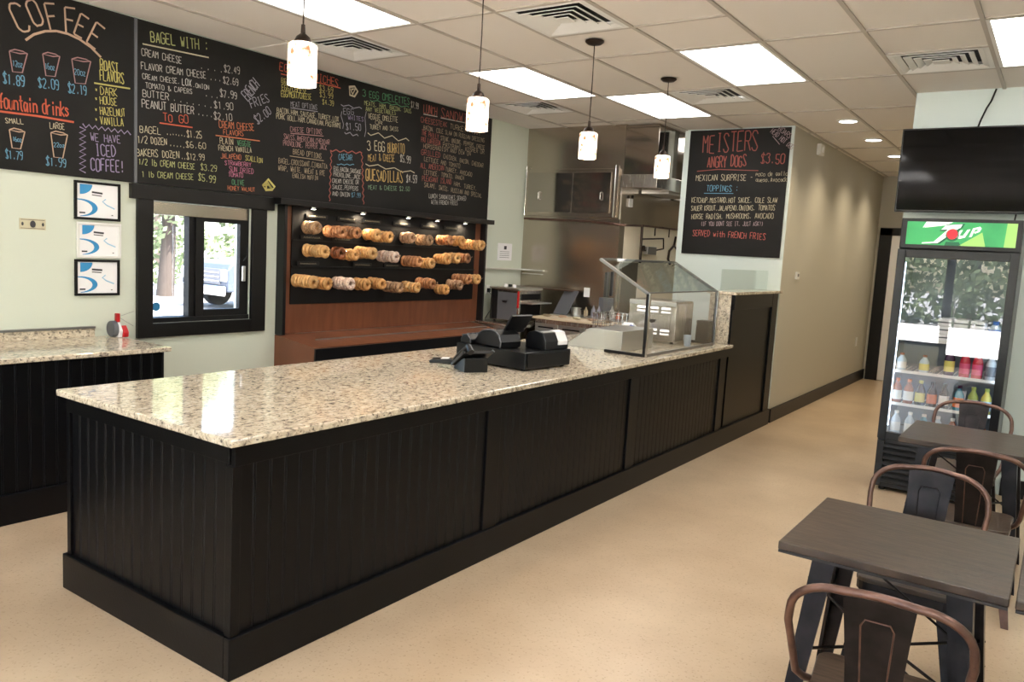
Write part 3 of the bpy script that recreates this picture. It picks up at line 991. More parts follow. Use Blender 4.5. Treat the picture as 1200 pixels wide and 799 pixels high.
('m', 'MEAT & CHEESE $2.50', 5.237, 2.139, 5.797, 2.174, 0.039, 'mint'),
('m', 'LUNCH', 5.943, 2.939, 6.151, 2.941, 0.081, 'redd'),
('m', 'SANDWICHES', 6.208, 2.944, 6.929, 2.957, 0.085, 'redd'),
('m', 'CHEESESTEAK', 5.911, 2.845, 6.314, 2.858, 0.049, 'redd'),
('m', 'TURKEY, HAM', 6.356, 2.853, 6.858, 2.857, 0.051, 'tan'),
('m', 'BACON, COLE SLAW ON RUSSIAN DRESSING', 5.954, 2.78, 6.944, 2.794, 0.042, 'tan'),
('m', 'THE PHILLY', 5.93, 2.727, 6.189, 2.718, 0.049, 'redd'),
('m', 'STEAK, ONIONS, PEPPERS, CHEESE', 6.218, 2.718, 6.957, 2.721, 0.043, 'tan'),
('m', 'PAT LAFRIEDA', 5.929, 2.659, 6.222, 2.663, 0.049, 'redd'),
('m', 'PASTRAMI, KOSHER OR', 6.258, 2.657, 6.954, 2.673, 0.043, 'tan'),
('m', 'HORSERADISH AND DEW ON', 5.965, 2.607, 6.721, 2.627, 0.042, 'tan'),
('m', 'GRILLED', 5.938, 2.539, 6.235, 2.545, 0.05, 'redd'),
('m', 'CHICKEN, BACON, CHEDDAR', 6.272, 2.546, 6.949, 2.528, 0.043, 'tan'),
('m', 'LETTUCE AND TOMATO', 5.983, 2.483, 6.55, 2.478, 0.042, 'tan'),
('m', 'ALL AMERICAN', 5.934, 2.411, 6.294, 2.425, 0.05, 'redd'),
('m', 'TURKEY, AVOCADO', 6.313, 2.423, 6.76, 2.414, 0.043, 'tan'),
('m', 'LETTUCE, TOMATO, RANCH', 5.991, 2.356, 6.627, 2.363, 0.043, 'tan'),
('m', 'PLEASANT ISLAND', 5.966, 2.291, 6.425, 2.298, 0.051, 'redd'),
('m', 'HAM, TURKEY,', 6.459, 2.289, 6.856, 2.276, 0.044, 'tan'),
('m', 'SALAMI, SWISS, RUSSIAN AND SPECIAL', 5.999, 2.236, 6.948, 2.207, 0.044, 'tan'),
('m', 'LUNCH SANDWICHES SERVED', 6.078, 2.133, 6.677, 2.155, 0.043, 'white'),
('m', 'WITH FRENCH FRIES', 6.119, 2.073, 6.54, 2.098, 0.043, 'white'),
('d', 'MEISTERS', -3.375, 2.822, -2.759, 2.843, 0.195, 'redd'),
('d', 'ANGRY DOGS', -3.304, 2.662, -2.875, 2.677, 0.116, 'redd'),
('d', '$3.50', -2.73, 2.701, -2.48, 2.697, 0.095, 'redd'),
('d', 'BOARS', -2.587, 3.034, -2.458, 2.94, 0.051, 'pinkw'),
('d', 'HEAD HOT DOG', -2.662, 3.017, -2.427, 2.83, 0.051, 'pinkw'),
('d', 'MEXICAN SURPRISE -', -3.423, 2.525, -2.793, 2.528, 0.063, 'cream'),
('d', 'poco de gallo', -2.77, 2.571, -2.438, 2.577, 0.043, 'cream'),
('d', 'queso,Avocado', -2.767, 2.512, -2.433, 2.517, 0.043, 'cream'),
('d', 'TOPPINGS :', -3.293, 2.413, -2.939, 2.411, 0.063, 'blue'),
('d', 'KETCHUP,MUSTARD,HOT SAUCE, COLE SLAW', -3.453, 2.29, -2.519, 2.301, 0.053, 'cream'),
('d', 'SAUER KROUT,JALAPENO,ONIONS, TOMATOS', -3.452, 2.204, -2.534, 2.223, 0.053, 'cream'),
('d', 'HORSE RADISH, MUSHROOMS, AVOCADO', -3.44, 2.112, -2.543, 2.141, 0.053, 'cream'),
('d', '(IF YOU DONT SEE IT, JUST ASK!)', -3.327, 2.042, -2.64, 2.061, 0.045, 'pinkw'),
('d', 'SERVED with FRENCH FRIES', -3.412, 1.931, -2.605, 1.919, 0.063, 'redc'),
]
DRAWN = [
('c',[(2.339,2.754),(2.385,2.798),(2.451,2.834),(2.518,2.852),(2.587,2.852),(2.657,2.837),(2.729,2.805),(2.795,2.756)],'peach',0.014),
('c',[(2.248,2.67),(2.278,2.686),(2.323,2.685),(2.348,2.679),(2.307,2.668),(2.248,2.668),(2.264,2.554),(2.318,2.56),(2.348,2.679)],'rose',0.007),
('c',[(2.436,2.696),(2.466,2.712),(2.512,2.711),(2.537,2.705),(2.496,2.694),(2.436,2.695),(2.453,2.57),(2.508,2.576),(2.537,2.705)],'rose',0.007),
('c',[(2.61,2.704),(2.645,2.722),(2.699,2.722),(2.729,2.716),(2.681,2.704),(2.61,2.703),(2.63,2.561),(2.694,2.568),(2.729,2.716)],'rose',0.007),
('c',[(2.75,2.585),(2.991,2.596)],'yellow',0.01),
('c',[(2.188,2.31),(2.403,2.318),(2.62,2.316)],'red',0.012),
('c',[(2.241,2.211),(2.267,2.224),(2.306,2.22),(2.328,2.213),(2.293,2.206),(2.241,2.21),(2.255,2.106),(2.302,2.106),(2.328,2.213)],'peach',0.007),
('c',[(2.479,2.229),(2.509,2.243),(2.555,2.239),(2.58,2.232),(2.539,2.224),(2.479,2.228),(2.496,2.082),(2.55,2.082),(2.58,2.232)],'peach',0.007),
('c',[(2.675,2.316),(2.695,2.293),(2.716,2.316),(2.737,2.293),(2.757,2.316),(2.778,2.293),(2.799,2.316),(2.821,2.293),(2.842,2.316),(2.863,2.293),(2.885,2.316),(2.907,2.293),(2.929,2.316),(2.951,2.292),(2.973,2.316),(2.996,2.292)],'lilac',0.008),
('c',[(2.656,2.293),(2.694,2.28),(2.655,2.255),(2.694,2.241),(2.655,2.216),(2.694,2.202),(2.655,2.177),(2.694,2.163),(2.655,2.138),(2.694,2.124),(2.654,2.099),(2.694,2.085),(2.654,2.06),(2.693,2.046),(2.654,2.021),(2.693,2.006)],'lilac',0.008),
('m',[(3.078,2.908),(3.584,2.931)],'cream',0.009),
('m',[(3.204,2.405),(3.459,2.413)],'red',0.009),
('m',[(3.649,2.386),(4.043,2.401)],'orange',0.008),
('m',[(4.081,2.059),(4.133,2.113),(4.195,2.06),(4.171,2.036),(4.111,2.028),(4.081,2.059),(4.134,2.074),(4.165,2.043),(4.121,2.097),(4.111,2.033)],'yellow',0.02),
('m',[(4.232,2.951),(4.867,2.963)],'red',0.008),
('m',[(4.335,2.705),(4.62,2.724)],'grey',0.006),
('m',[(4.341,2.504),(4.691,2.533)],'rose',0.006),
('m',[(4.339,2.323),(4.701,2.329)],'tan',0.006),
('m',[(4.768,2.426),(4.79,2.418),(4.813,2.429),(4.836,2.44),(4.859,2.432),(4.881,2.424),(4.905,2.435),(4.928,2.446),(4.951,2.438),(4.974,2.43),(4.998,2.441),(5.022,2.453),(5.046,2.445),(5.069,2.437),(5.094,2.448),(5.119,2.459),(5.142,2.451)],'redd',0.009),
('m',[(4.783,2.428),(4.775,2.413),(4.783,2.401),(4.791,2.388),(4.783,2.374),(4.774,2.36),(4.782,2.347),(4.79,2.334),(4.782,2.32),(4.774,2.306),(4.782,2.293),(4.79,2.28),(4.781,2.266),(4.773,2.252),(4.781,2.239),(4.789,2.226),(4.781,2.212),(4.772,2.198),(4.78,2.185),(4.788,2.172),(4.78,2.158),(4.772,2.144),(4.78,2.131),(4.788,2.118),(4.779,2.104),(4.771,2.09),(4.779,2.077),(4.787,2.064),(4.779,2.05),(4.77,2.036),(4.778,2.023),(4.786,2.009),(4.778,1.995)],'redd',0.009),
('m',[(5.142,2.455),(5.134,2.44),(5.145,2.427),(5.155,2.414),(5.147,2.399),(5.139,2.384),(5.15,2.371),(5.16,2.358),(5.152,2.343),(5.145,2.327),(5.155,2.314),(5.165,2.301),(5.157,2.286),(5.15,2.271),(5.16,2.258),(5.17,2.244),(5.162,2.229),(5.155,2.214),(5.165,2.201),(5.175,2.187),(5.168,2.172),(5.16,2.157),(5.17,2.144),(5.18,2.13),(5.173,2.115),(5.165,2.1),(5.175,2.086),(5.186,2.073),(5.178,2.058),(5.17,2.042),(5.18,2.029),(5.191,2.015),(5.183,2.0)],'redd',0.009),
('m',[(4.85,2.317),(4.867,2.314),(4.883,2.32),(4.9,2.326),(4.917,2.323),(4.934,2.32),(4.951,2.327),(4.967,2.333),(4.985,2.33),(5.002,2.327),(5.019,2.333),(5.036,2.34),(5.053,2.337)],'blue',0.006),
('m',[(4.875,2.827),(4.903,2.818),(4.936,2.829),(4.968,2.839),(4.997,2.831),(5.026,2.822),(5.059,2.833),(5.093,2.844),(5.123,2.835)],'grey',0.007),
('m',[(4.927,2.6),(4.944,2.589),(4.967,2.599),(4.991,2.609),(5.008,2.597),(5.025,2.585),(5.049,2.595),(5.073,2.605),(5.09,2.593)],'grey',0.007),
('m',[(4.888,2.771),(4.88,2.733),(4.896,2.7),(4.913,2.666),(4.905,2.628)],'grey',0.006),
('m',[(5.179,2.821),(5.165,2.764),(5.174,2.709),(5.182,2.654),(5.168,2.597)],'grey',0.006),
('m',[(5.219,2.928),(5.248,2.921),(5.281,2.931),(5.313,2.941),(5.343,2.934),(5.372,2.927),(5.406,2.937),(5.439,2.947),(5.47,2.941),(5.5,2.934),(5.534,2.944),(5.569,2.954),(5.6,2.947),(5.632,2.941),(5.667,2.951),(5.702,2.961),(5.735,2.954)],'green',0.006),
('m',[(5.205,2.638),(5.245,2.621),(5.292,2.639),(5.34,2.658),(5.381,2.64),(5.422,2.622),(5.471,2.641),(5.521,2.66),(5.563,2.642),(5.606,2.624),(5.657,2.643),(5.71,2.663),(5.754,2.644)],'cream',0.008),
('m',[(5.192,2.361),(5.24,2.348),(5.295,2.36),(5.35,2.373),(5.401,2.359),(5.452,2.345),(5.509,2.357),(5.567,2.37),(5.62,2.356),(5.674,2.342),(5.734,2.355),(5.795,2.368),(5.851,2.353)],'cream',0.008),
('m',[(4.963,2.992),(5.027,3.009),(5.067,2.974),(5.031,2.924),(4.977,2.926),(4.963,2.992),(5.008,2.939),(5.039,2.992),(4.991,2.975)],'cream',0.018),
('m',[(5.944,2.927),(6.151,2.936)],'white',0.008),
('m',[(6.203,2.934),(6.889,2.959)],'white',0.008),
('d',[(-3.42,2.628),(-3.186,2.645),(-2.749,2.628)],'redd',0.008),
('d',[(-2.632,2.976),(-2.553,2.89)],'pinkw',0.006),
('d',[(-3.321,2.392),(-2.995,2.392)],'blue',0.006),
]
PEGS = {
  'top': [(4.507, 1.763, 4, 'e'), (4.734, 1.742, 6, 'c'), (4.903, 1.743, 6, 'c'), (5.190, 1.741, 5, 'p'), (5.307, 1.725, 6, 'g'), (5.686, 1.732, 4, 'r'), (5.905, 1.719, 5, 'e'), (6.219, 1.732, 5, 'c'), (6.457, 1.732, 4, 'g'), (6.605, 1.700, 8, 's'), ],
  'middle': [(4.519, 1.572, 7, 'p'), (4.824, 1.560, 3, 'b'), (4.927, 1.551, 5, 'g'), (5.098, 1.573, 6, 'p'), (5.396, 1.547, 6, 'w'), (5.716, 1.510, 6, 'c'), (5.988, 1.495, 4, 's'), (6.192, 1.544, 5, 'g'), (6.342, 1.556, 5, 'p'), (6.557, 1.559, 4, 'c'), ],
  'bottom': [(4.401, 1.319, 7, 'p'), (4.623, 1.299, 5, 'g'), (4.843, 1.301, 6, 'w'), (5.080, 1.291, 5, 'g'), (5.268, 1.298, 5, 'g'), (5.470, 1.264, 6, 'e'), (5.714, 1.263, 6, 's'), (5.937, 1.299, 6, 'c'), (6.226, 1.233, 4, 'g'), (6.405, 1.282, 5, 'r'), (6.504, 1.342, 6, 'c'), (6.753, 1.338, 4, 'p'), ],
}

# ------------------------------------------------------------------ chalk lettering (own stroke font)
GL = {
 'A': '00264 0|12 32'.replace('4 0', ' 40'), 'B': '00 06 36 44 33 03|33 42 41 30 00', 'C': '45 36 16 05 01 10 30 41', 'D': '00 06 26 44 42 20 00',
 'E': '46 06 00 40|03 33', 'F': '00 06 46|03 33', 'G': '45 36 16 05 01 10 30 41 43 23', 'H': '00 06|40 46|03 43', 'I': '20 26|10 30|16 36',
 'J': '46 41 30 10 01', 'K': '00 06|46 03 40', 'L': '06 00 40', 'M': '00 06 23 46 40', 'N': '00 06 40 46', 'O': '10 01 05 16 36 45 41 30 10',
 'P': '00 06 36 45 44 33 03', 'Q': '10 01 05 16 36 45 41 30 10|22 40', 'R': '00 06 36 45 44 33 03|23 40', 'S': '45 36 16 05 14 32 41 30 10 01',
 'T': '06 46|26 20', 'U': '06 01 10 30 41 46', 'V': '06 20 46', 'W': '06 10 24 30 46', 'X': '00 46|06 40', 'Y': '06 23 46|23 20', 'Z': '06 46 00 40',
 '0': '10 01 05 16 36 45 41 30 10', '1': '15 26 20', '2': '05 16 36 45 44 00 40', '3': '05 16 36 45 34 23 34 42 41 30 10 01',
 '4': '30 36 02 42', '5': '46 06 03 33 42 41 30 10 01', '6': '36 16 03 01 10 30 41 42 33 03', '7': '06 46 10', '8': '13 04 05 16 36 45 44 33 13 02 01 10 30 41 42 33',
 '9': '10 30 43 45 36 16 05 04 13 43', '$': '45 36 16 05 14 32 41 30 10 01|27 20', '.': '20 21', ',': '21 10', ':': '21 22|24 25', '!': '26 22|20 21', '-': '13 33',
 '/': '00 46', '&': '40 05 16 25 02 01 10 20 42', '*': '13 35|15 33|24 22', '(': '36 24 22 30', ')': '16 24 22 10', '?': '05 16 36 45 22|20 21',
 'a': '43 14 02 10 31 44 40', 'b': '06 00 30 41 43 14 03', 'c': '43 34 14 03 01 10 30 41', 'd': '46 40 10 01 03 14 44', 'e': '02 42 34 14 02 10 40', 'f': '20 25 36 46|03 43',
 'g': '44 14 02 11 41|44 40 10', 'h': '06 00|03 34 43 40', 'i': '24 20|25 26', 'k': '06 00|44 02 40', 'l': '26 20 30', 'n': '04 00|03 24 43 40', 'o': '10 01 03 14 34 43 41 30 10',
 'q': '40 44 14 02 11 41', 'r': '04 00|03 24 44', 's': '43 14 03 32 41 10 01', 't': '26 21 30 40|04 44', 'u': '04 01 10 30 44 40', 'v': '04 20 44', 'w': '04 10 23 30 44', 'z': '04 44 00 40', 'p': '04 00|04 34 42 02', 'm': '00 04 23 44 40',
}
GL['A'] = '00 26 40|12 32'
rnd = random.Random(5)
def ribbon(V, F, pts, w, place):
    """flat chalk stroke along 2D points"""
    n0 = len(V)
    m = len(pts)
    for i, p in enumerate(pts):
        a = pts[max(i - 1, 0)]
        b = pts[min(i + 1, m - 1)]
        dx, dz = b[0] - a[0], b[1] - a[1]
        L = math.hypot(dx, dz) or 1
        nx, nz = -dz / L * w / 2, dx / L * w / 2
        V.append(place(p[0] + nx, p[1] + nz))
        V.append(place(p[0] - nx, p[1] - nz))
    for i in range(m - 1):
        F.append((n0 + 2 * i, n0 + 2 * i + 1, n0 + 2 * i + 3, n0 + 2 * i + 2))
def lettering(parent, s, a0, z0, a1, z1, h, col, place):
    # one part per word; a dotted leader is one part
    n = len(s)
    k = 0
    if set(s) <= set('. '):
        o = word(parent, s, a0, z0, a1, z1, h, col, place, 'dot_leader')
        if o:
            o['kind'] = 'stuff'
        return
    for wd in s.split(' '):
        if wd:
            f0, f1 = k / n, (k + len(wd)) / n
            word(parent, wd, a0 + (a1 - a0) * f0, z0 + (z1 - z0) * f0, a0 + (a1 - a0) * f1, z0 + (z1 - z0) * f1, h, col, place)
        k += len(wd) + 1
def word(parent, s, a0, z0, a1, z1, h, col, place, name='chalk_lettering', wf=None):
    L = math.hypot(a1 - a0, z1 - z0)
    ux, uz = (a1 - a0) / L, (z1 - z0) / L
    vx, vz = -uz, ux
    n = len(s)
    adv = L / n
    gw = adv * (0.74 if n > 1 else 0.9)
    w = wf or max(0.0038, min(0.011, h * 0.095))
    V, F = [], []
    for k, ch in enumerate(s):
        if ch == ' ' or ch not in GL:
            continue
        jx, jz, js = rnd.uniform(-.04, .04) * adv, rnd.uniform(-.05, .05) * h, rnd.uniform(.94, 1.06)
        for st_ in GL[ch].split('|'):
            pts = []
            for q in st_.split():
                x = k * adv + jx + int(q[0]) / 4 * gw * js + rnd.uniform(-.03, .03) * gw
                z = jz + int(q[1]) / 6 * h * js + rnd.uniform(-.02, .02) * h
                pts.append((a0 + ux * x + vx * z, z0 + uz * x + vz * z))
            # doubled points at the corners keep the stroke width
            d = [pts[0]]
            for i in range(1, len(pts)):
                p, q = d[-1] if i == 1 else pts[i - 1], pts[i]
                l = math.hypot(q[0] - p[0], q[1] - p[1]) or 1
                e = min(0.35, w * 0.5 / l)
                if i > 1:
                    d.append((p[0] + (q[0] - p[0]) * e, p[1] + (q[1] - p[1]) * e))
                if i < len(pts) - 1:
                    d.append((q[0] - (q[0] - p[0]) * e, q[1] - (q[1] - p[1]) * e))
                else:
                    d.append(q)
            ribbon(V, F, d, w, place)
    m = MB()
    m.v, m.f = V, F
    if V:
        return m.build(name, CH[col] if col in CH else M[col], parent)
def drawing(parent, pts, col, w, place):
    m = MB()
    ribbon(m.v, m.f, pts, w, place)
    return m.build('chalk_drawing', CH[col], parent)

cb1 = thing('chalkboard', 'tall coffee menu chalkboard at the left edge with drawn cups and COFFEE in an arch', 'chalkboard', (WX, 1.5, 2.5))
box('board', M['chalk'], WX + .001, WX + .022, -0.2, 3.020, 1.976, 3.065, cb1, 0.002)
box('edge_strip', M['greypl'], WX + .001, WX + .027, 3.020, 3.040, 1.976, 3.065, cb1)
cb2 = thing('chalkboard', 'long food menu chalkboard right of the coffee board, above window and bagel rack', 'chalkboard', (WX, 5.05, 2.5))
box('board', M['chalk'], WX + .001, WX + .022, 3.041, 7.065, 1.976, 3.065, cb2, 0.002)
cb3 = thing('chalkboard', 'separate hot dog chalkboard on the white pillar above the half wall', 'chalkboard', (-3, 8.345, 2.4))
box('board', M['chalk'], -3.53, -2.450, 8.325, 8.344, 1.735, 3.062, cb3, 0.002)
pc = lambda a, z: (WX + .0235, a, z)
pd = lambda a, z: (a, 8.3235, z)
BO = {'c': (cb1, pc), 'm': (cb2, pc), 'd': (cb3, pd)}
for b, s, a0, z0, a1, z1, h, col in TEXTS:
    lettering(BO[b][0], s, a0, z0, a1, z1, h, col, BO[b][1])
for b, pts, col, w in DRAWN:
    drawing(BO[b][0], pts, col, w, BO[b][1])

# ------------------------------------------------------------------ certificates, banknote, notice
def certificate(y0, y1, z0, z1, fm, label):
    t = thing('framed_certificate', label, 'certificate', (WX, (y0 + y1) / 2, (z0 + z1) / 2))
    f = MB()
    w = 0.016
    for a, b, c, d in ((y0, y1, z0, z0 + w), (y0, y1, z1 - w, z1), (y0, y0 + w, z0 + w, z1 - w), (y1 - w, y1, z0 + w, z1 - w)):
        f.box(WX + .001, WX + .018, a, b, c, d)
    f.build('frame', M[fm], t, 0.002)
    a, b, c, d = y0 + w, y1 - w, z0 + w, z1 - w
    box('sheet', M['paper'], WX + .002, WX + .008, a, b, c, d, t)
    W, H = b - a, d - c
    pl = lambda y, z: (WX + .009, y, z)
    q = MB()
    q.add([pl(a + .02, d - .005)] + [pl(a + .02 + .30 * W * math.cos(-k * math.pi / 16), d - .005 + .30 * H * math.sin(-k * math.pi / 16)) for k in range(9)], [tuple(range(10))])
    q.build('printed_blue_corner', M['blue'], t)
    q = MB()
    V, F = [], []
    n = 16
    for k in range(n + 1):
        an = math.pi * (0.62 - 1.12 * k / n)
        cx_, cz_ = a + .08 * W, c + .28 * H
        r1 = .42 * W
        th = .03 + .10 * math.sin(math.pi * k / n) ** 1.0
        V += [pl(cx_ + r1 * math.cos(an), cz_ + .26 * H * math.sin(an)), pl(cx_ + (r1 - th * W) * math.cos(an), cz_ + (.26 - th * .6) * H * math.sin(an))]
    for k in range(n):
        F.append((2 * k, 2 * k + 1, 2 * k + 3, 2 * k + 2))
    q.v, q.f = V, F
    q.build('printed_swoosh', M['blue'], t)
    q = MB()
    ribbon(q.v, q.f, [(a + .92 * W, c + .30 * H), (a + .72 * W, c + .40 * H), (a + .62 * W, c + .50 * H), (a + .70 * W, c + .58 * H)], .008, pl)
    q.build('printed_swoosh', M['lightblue'], t)
    q = MB()
    for k, (s0, s1) in enumerate(((.36, .62), (.36, .60))):
        ribbon(q.v, q.f, [(a + s0 * W, c + (.76 - .08 * k) * H), (a + s1 * W, c + (.74 - .08 * k) * H)], .012 - .006 * k, pl)
    ribbon(q.v, q.f, [(a + .06 * W, c + .13 * H), (a + .20 * W, c + .13 * H)], .01, pl)
    ribbon(q.v, q.f, [(a + .84 * W, c + .10 * H), (a + .88 * W, c + .10 * H)], .006, pl)
    q.build('printed_lines', M['ink'], t)
certificate(2.626, 2.93, 1.705, 1.955, 'blackmatte', 'framed certificate with blue swoosh, topmost of the three in a black frame')
certificate(2.640, 2.935, 1.455, 1.690, 'white', 'framed certificate in a white frame, in the middle of the three')
certificate(2.626, 2.925, 1.205, 1.445, 'blackmatte', 'framed certificate with blue swoosh, lowest of the three in a black frame')

bl = thing('banknote', 'single banknote pinned to the green wall left of the certificates', 'banknote', (WX, 2.37, 1.65))
box('note', M['bill'], WX + .001, WX + .004, 2.298, 2.452, 1.622, 1.690, bl)
q = MB()
pl_ = lambda y, z: (WX + .005, y, z)
for a, b, c, d in ((2.305, 2.445, 1.628, 1.631), (2.305, 2.445, 1.681, 1.684)):
    q.add([pl_(a, c), pl_(b, c), pl_(b, d), pl_(a, d)], [(0, 1, 2, 3)])
q.add([pl_(2.375 + .017 * math.cos(k * math.pi / 8), 1.656 + .022 * math.sin(k * math.pi / 8)) for k in range(16)], [tuple(range(16))])
for y in (2.315, 2.435):
    q.add([pl_(y + .007 * math.cos(k * math.pi / 4), 1.656 + .012 * math.sin(k * math.pi / 4)) for k in range(8)], [tuple(range(8))])
q.build('print', M['ink'], bl)

no = thing('notice', 'small white paper notice on the wall right of the bagel rack', 'notice', (WX, 7.45, 1.63))
box('sheet', M['paper'], WX + .001, WX + .004, 7.32, 7.60, 1.54, 1.735, no)
q = MB()
pn = lambda y, z: (WX + .005, y, z)
q.add([pn(7.44, 1.665), pn(7.49, 1.665), pn(7.49, 1.705), pn(7.44, 1.705)], [(0, 1, 2, 3)])
for k in range(4):
    ribbon(q.v, q.f, [(7.36, 1.64 - k * .022), (7.55, 1.64 - k * .022)], .004, pn)
q.build('print', M['ink'], no)

# small gadget on the left counter
gd = thing('tape_dispenser', 'small red and white gadget with a round grey side on the left counter', 'gadget', (-5.22, 2.86, .93))
MB().lathe([(0.0, 2.815), (.052, 2.815), (.055, 2.82), (.055, 2.845), (0, 2.845)], (-5.22, 0, .987), 24, 'y', cap=False).build('wheel', M['greypl'], gd, smooth=True)
MB().prism([(-5.26, .931), (-5.18, .931), (-5.17, .975), (-5.205, 1.03), (-5.235, 1.03), (-5.255, .985)], 'y', 2.846, 2.875).build('side_plate', M['paper'], gd, 0.004)
MB().prism([(-5.25, .931), (-5.17, .931), (-5.165, .965), (-5.20, 1.01), (-5.245, .985)], 'y', 2.876, 2.915).build('body', M['red'], gd, 0.006)
MB().box(-5.235, -5.205, 2.85, 2.875, 1.031, 1.09).build('lever', M['red'], gd, 0.004)
MB().tube([(-5.22, 2.88, 1.07), (-5.22, 2.93, 1.085), (-5.22, 2.98, 1.10)], 0.0015, 5).tube([(-5.22, 2.88, 1.06), (-5.21, 2.92, 1.03), (-5.21, 2.97, 1.0)], 0.0015, 5).build('wire', M['alu'], gd)

# ------------------------------------------------------------------ bagel rack
rk = thing('bagel_rack', 'tall brown and black wall rack with rows of pegs holding bagels', 'rack', (WX, 5.6, .86))
RY0, RY1 = 4.245, 6.985
box('backboard', M['brown'], WX + .001, WX + .022, RY0 + .03, RY1 - .03, .862, 1.925, rk)
box('side_panel', M['blackpl'], WX + .001, WX + .095, RY0, RY0 + .03, .862, 1.925, rk, 0.002)
box('side_panel', M['blackpl'], WX + .001, WX + .095, RY1 - .03, RY1, .862, 1.925, rk, 0.002)
box('cornice', M['trim'], WX + .001, WX + .13, RY0 - .07, RY1 + .075, 1.926, 1.974, rk, 0.003)
box('peg_panel', M['blackmatte'], WX + .023, WX + .036, 4.37, 6.85, 1.11, 1.925, rk, 0.002)
for k, z in enumerate((1.64, 1.42)):
    box('panel_lip', M['blackpl'], WX + .036, WX + .050, 4.37, 6.85, z, z + .012, rk)
ORD = ['frontmost', 'second from the front', 'third from the front', 'fourth from the front', 'fifth from the front', 'sixth from the front', 'seventh from the front', 'eighth from the front']
NTH = ['first', 'second', 'third', 'fourth', 'fifth', 'sixth', 'seventh', 'eighth', 'ninth', 'tenth', 'eleventh', 'twelfth', 'thirteenth']
BK = {'p': ('plain golden', bagel_mat('bagel_plain', (198, 144, 84), (226, 182, 122)), None), 'g': ('toasted golden', bagel_mat('bagel_golden', (190, 130, 72), (226, 176, 112)), None),
      'c': ('reddish brown', bagel_mat('bagel_cinnamon', (150, 94, 58), (202, 146, 100)), None), 'e': ('grey seeded', bagel_mat('bagel_everything', (150, 112, 80), (188, 150, 112), (50, 40, 36)), None),
      'r': ('pale seeded', bagel_mat('bagel_rye', (168, 124, 92), (206, 168, 134), (120, 84, 60)), None), 'b': ('dark brown', bagel_mat('bagel_pumpernickel', (104, 58, 32), (150, 88, 50)), None),
      'w': ('pale flour-dusted', bagel_mat('bagel_blueberry', (190, 160, 142), (226, 206, 188), (120, 90, 100)), None), 's': ('speckled sesame', bagel_mat('bagel_sesame', (190, 126, 64), (222, 166, 98), (244, 222, 170)), None)}
def bagel_mesh(seed):
    r = random.Random(seed)
    m = MB()
    nu, nv = 26, 12
    ph = [r.uniform(0, 6.28) for _ in range(4)]
    for i in range(nu):
        a = 2 * math.pi * i / nu
        bumpy = 1 + .08 * math.sin(2 * a + ph[0]) + .06 * math.sin(3 * a + ph[1]) + .02 * math.sin(5 * a + ph[2])
        R_, rr = .0335 * (1 + .02 * math.sin(a + ph[3])), .0195 * bumpy
        for j in range(nv):
            b = 2 * math.pi * j / nv
            m.v.append((rr * math.sin(b) * .80, (R_ + rr * math.cos(b)) * math.cos(a), (R_ + rr * math.cos(b)) * math.sin(a)))
    for i in range(nu):
        for j in range(nv):
            m.f.append((i * nv + j, i * nv + (j + 1) % nv, ((i + 1) % nu) * nv + (j + 1) % nv, ((i + 1) % nu) * nv + j))
    return m
BM = {}
rb = random.Random(11)
for row, L in PEGS.items():
    for pi, (y, z, n, kd) in enumerate(L):
        x0 = WX + .036
        # the rod runs through the holes, bagels hang from it
        MB().tube([(x0, y, z + .0), (x0 + .045 + .036 * n, y, z), (x0 + .055 + .036 * n, y, z + .014)], .0042, 6).build('peg', M['chrome'], rk)
        nm, bm_, _ = BK[kd]
        for k in range(n):
            key = (kd, rb.randrange(3))
            if key not in BM:
                me = bagel_mesh(hash(key[1]) + ord(kd)).build('bagel', bm_, None, smooth=True, local=True)
                BM[key] = me.data
                COL.objects.unlink(me)
                bpy.data.objects.remove(me)
            o = bpy.data.objects.new('bagel', BM[key])
            COL.objects.link(o)
            o.location = (x0 + .024 + .036 * (n - 1 - k) + rb.uniform(-.0008, .0008), y + rb.uniform(-.005, .005), z - .0075 + rb.uniform(-.0015, .0015))
            o.rotation_euler = (rb.uniform(0, 6.28), rb.uniform(-.09, .09), rb.uniform(-.09, .09))
            sc_k = rb.uniform(.95, 1.07)
            o.scale = (min(1.0, sc_k), sc_k, sc_k)
            tag(o, '%s bagel, %s, %s peg from left, %s row' % (nm, ORD[k], NTH[pi], row), 'bagel', 'bagels on the wall rack')
# name cards above the rows
for row, z, ys in (('t', 1.835, (4.50, 4.85, 5.15, 5.55, 5.95, 6.3)), ('m', 1.655, (4.45, 4.80, 5.25, 5.70, 6.10)), ('b', 1.435, (4.42, 5.05, 5.45, 5.85))):
    for y in ys:
        c = box('name_card', M['blackpl'], WX + .037, WX + .052, y, y + .24, z, z + .035, rk)
        q = MB()
        yy = y + .03
        while yy < y + .2:
            l = rb.uniform(.008, .022)
            ribbon(q.v, q.f, [(yy, z + .012), (yy + l * .4, z + .024), (yy + l, z + .012)], .003, lambda a, b: (WX + .0532, a, b))
            yy += l + .006
        q.build('card_writing', CH['cream'], c)
# small spotlights under the cornice
for y in (4.55, 5.12, 5.72, 6.15, 6.60):
    MB().lathe([(.030, 1.925), (.030, 1.912), (.022, 1.908)], (WX + .085, y, 0), 16).build('puck_light', M['chrome'], rk)
    MB().lathe([(.020, 1.9065), (.020, 1.9078)], (WX + .085, y, 0), 16).build('puck_lens', M['panel'], rk)
    sd = bpy.data.lights.new('rack_spot', 'SPOT')
    sd.energy = 7
    sd.spot_size = math.radians(140)
    sd.spot_blend = 0.6
    sd.color = (1, 0.80, 0.55)
    sd.shadow_soft_size = 0.02
    so = bpy.data.objects.new('rack_spot', sd)
    COL.objects.link(so)
    so.parent = rk
    so.location = Vector((WX + .10, y, 1.90)) - org(rk)
    so.rotation_euler = (0, math.radians(25), 0)

